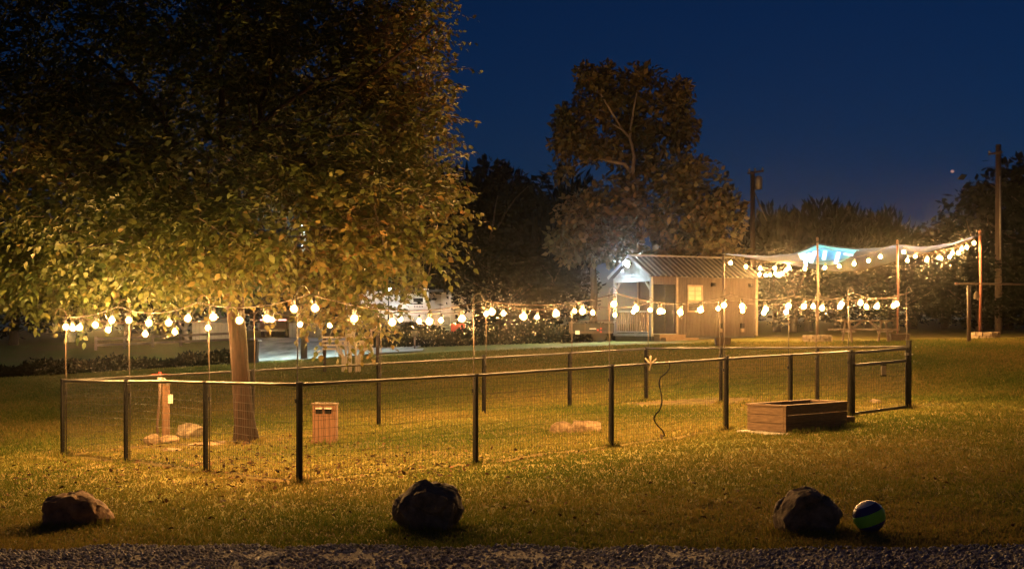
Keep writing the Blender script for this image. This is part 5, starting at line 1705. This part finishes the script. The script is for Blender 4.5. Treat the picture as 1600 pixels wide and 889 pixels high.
    MB().box(g + Vector((0, .4, .42)), (1.75, 1.2, .1)).build('deck', M['wood_dark'], o)
    MB().bar(g + Vector((-.95, -.2, .86)), g + Vector((1.0, -.2, .93)), .04, .04).build('top_rail', M['hook_metal'], o)
    for x in (-.95, -.3, .35, .98):
        MB().bar(g + Vector((x, -.2, .4)), g + Vector((x, -.2, .87)), .035, .035).build('stake', M['wood_dark'], o)
    MB().box(g + Vector((0, -.17, .6)), (1.85, .03, .4)).build('side_panel', M['black_metal'], o)
    MB().box(g + Vector((-.62, -.21, .42)), (.18, .03, .15)).build('licence_plate', M['white_paint'], o)
    for x, z in ((.23, .52), (.36, .58), (.36, .44)):
        MB().box(g + Vector((x, -.21, z)), (.08, .03, .07)).build('reflector', M['red_paint'], o)
    MB().box(g + Vector((.02, -.21, .57)), (.28, .02, .035)).build('stripe', M['white_paint'], o)
    for y in (-.1, .9):
        MB().tube([g + Vector((.3, y - .07, .28)), g + Vector((.3, y + .07, .28))], .28, 14).build('wheel', M['rubber'], o)

def build_utility_poles():
    def pole(px, d, top_py, lab, r):
        b = onx(px, d); top = at(px, top_py, d)
        o = thing('utility_pole', b, lab, 'utility pole', 'wooden utility poles')
        MB().tube([b - Vector((0, 0, .3)), top], [r, r * .72], 10).build('shaft', M['pole_wood'], o)
        return o, top
    o, top = pole(1560, 58, 226, 'plain wooden utility pole against the dark trees at right', .16)
    MB().bar(top + Vector((-.5, -.15, -.45)), top + Vector((.12, -.15, -.35)), .08, .08).build('arm', M['pole_wood'], o)
    MB().lathe(top + Vector((-.45, -.15, -.40)), [(.03, 0), (.05, .06), (.03, .12)], 8).build('insulator', M['grey_metal'], o)
    MB().tube([top + Vector((.02, -.14, -1.4)), top + Vector((.02, -.16, -5))], .03, 6).build('riser', M['grey_metal'], o)
    o, top = pole(1176, 69, 268, 'utility pole with transformer beside the cabin tree', .16)
    MB().bar(top + Vector((-.3, -.15, -.12)), top + Vector((.55, -.15, .0)), .1, .1).build('crossarm', M['pole_wood'], o)
    for x in (-.2, .1, .48):
        MB().lathe(top + Vector((x, -.15, -.02 + x * .1)), [(.04, 0), (.06, .08), (.03, .18)], 8).build('insulator', M['grey_metal'], o)
    MB().lathe(top + Vector((.26, -.25, -.95)), [(.16, -.02), (.2, .0), (.2, .58), (.16, .64), (.05, .7)], 12).build('transformer', M['grey_metal'], o)
    MB().bar(top + Vector((.05, -.02, -1.0)), top + Vector((.75, .0, -2.6)), .05, .05).build('stay', M['pole_wood'], o)
    # far pinkish light in the sky
    p = at(1488, 268, 380)
    s = thing('sky_light', p, 'tiny pinkish light in the sky above the right trees', 'light')
    MB().lathe(p, [(.12, -.42), (.42, -.25), (.55, 0), (.42, .25), (.12, .42)], 10).build('glow', M['pink_light'], s)
    MB().box(p + Vector((0, .8, .0)), (.5, .6, .4)).build('dark_back', M['black_metal'], s)  # plain dark box added behind the light

# ------------------------------------------------------------------ build everything
build_ground()
edge_fn = build_gravel()
build_cabin()
build_left_yard()
build_big_tree()
build_mid_trees()
build_background_trees()
build_hedges()
build_utility_poles()
build_sail()
build_pen()
build_hooks_and_strings()
build_picnic()
build_clothesline()
build_planter()
build_spigot()
build_pedestal()
build_rocks()
build_ball()
build_cord()
build_grass(edge_fn)

# ------------------------------------------------------------------ haze added to give the lamps a glow
def build_haze():
    m = bpy.data.materials.new('haze'); m.use_nodes = True
    nt = m.node_tree; nt.nodes.clear()
    out = nt.nodes.new("ShaderNodeOutputMaterial"); v = nt.nodes.new("ShaderNodeVolumePrincipled")
    v.inputs["Color"].default_value = (0.9, 0.9, 0.9, 1)
    v.inputs["Density"].default_value = 0.00040
    v.inputs["Anisotropy"].default_value = 0.985
    nt.links.new(v.outputs[0], out.inputs["Volume"])
    mb = MB(); mb.box((0, 270, 6.75), (800, 700, 21.5))
    o = mb.build('haze', m)
    tag(o, 'thin haze added for the glow round the lamps', 'haze', kind='stuff')
build_haze()
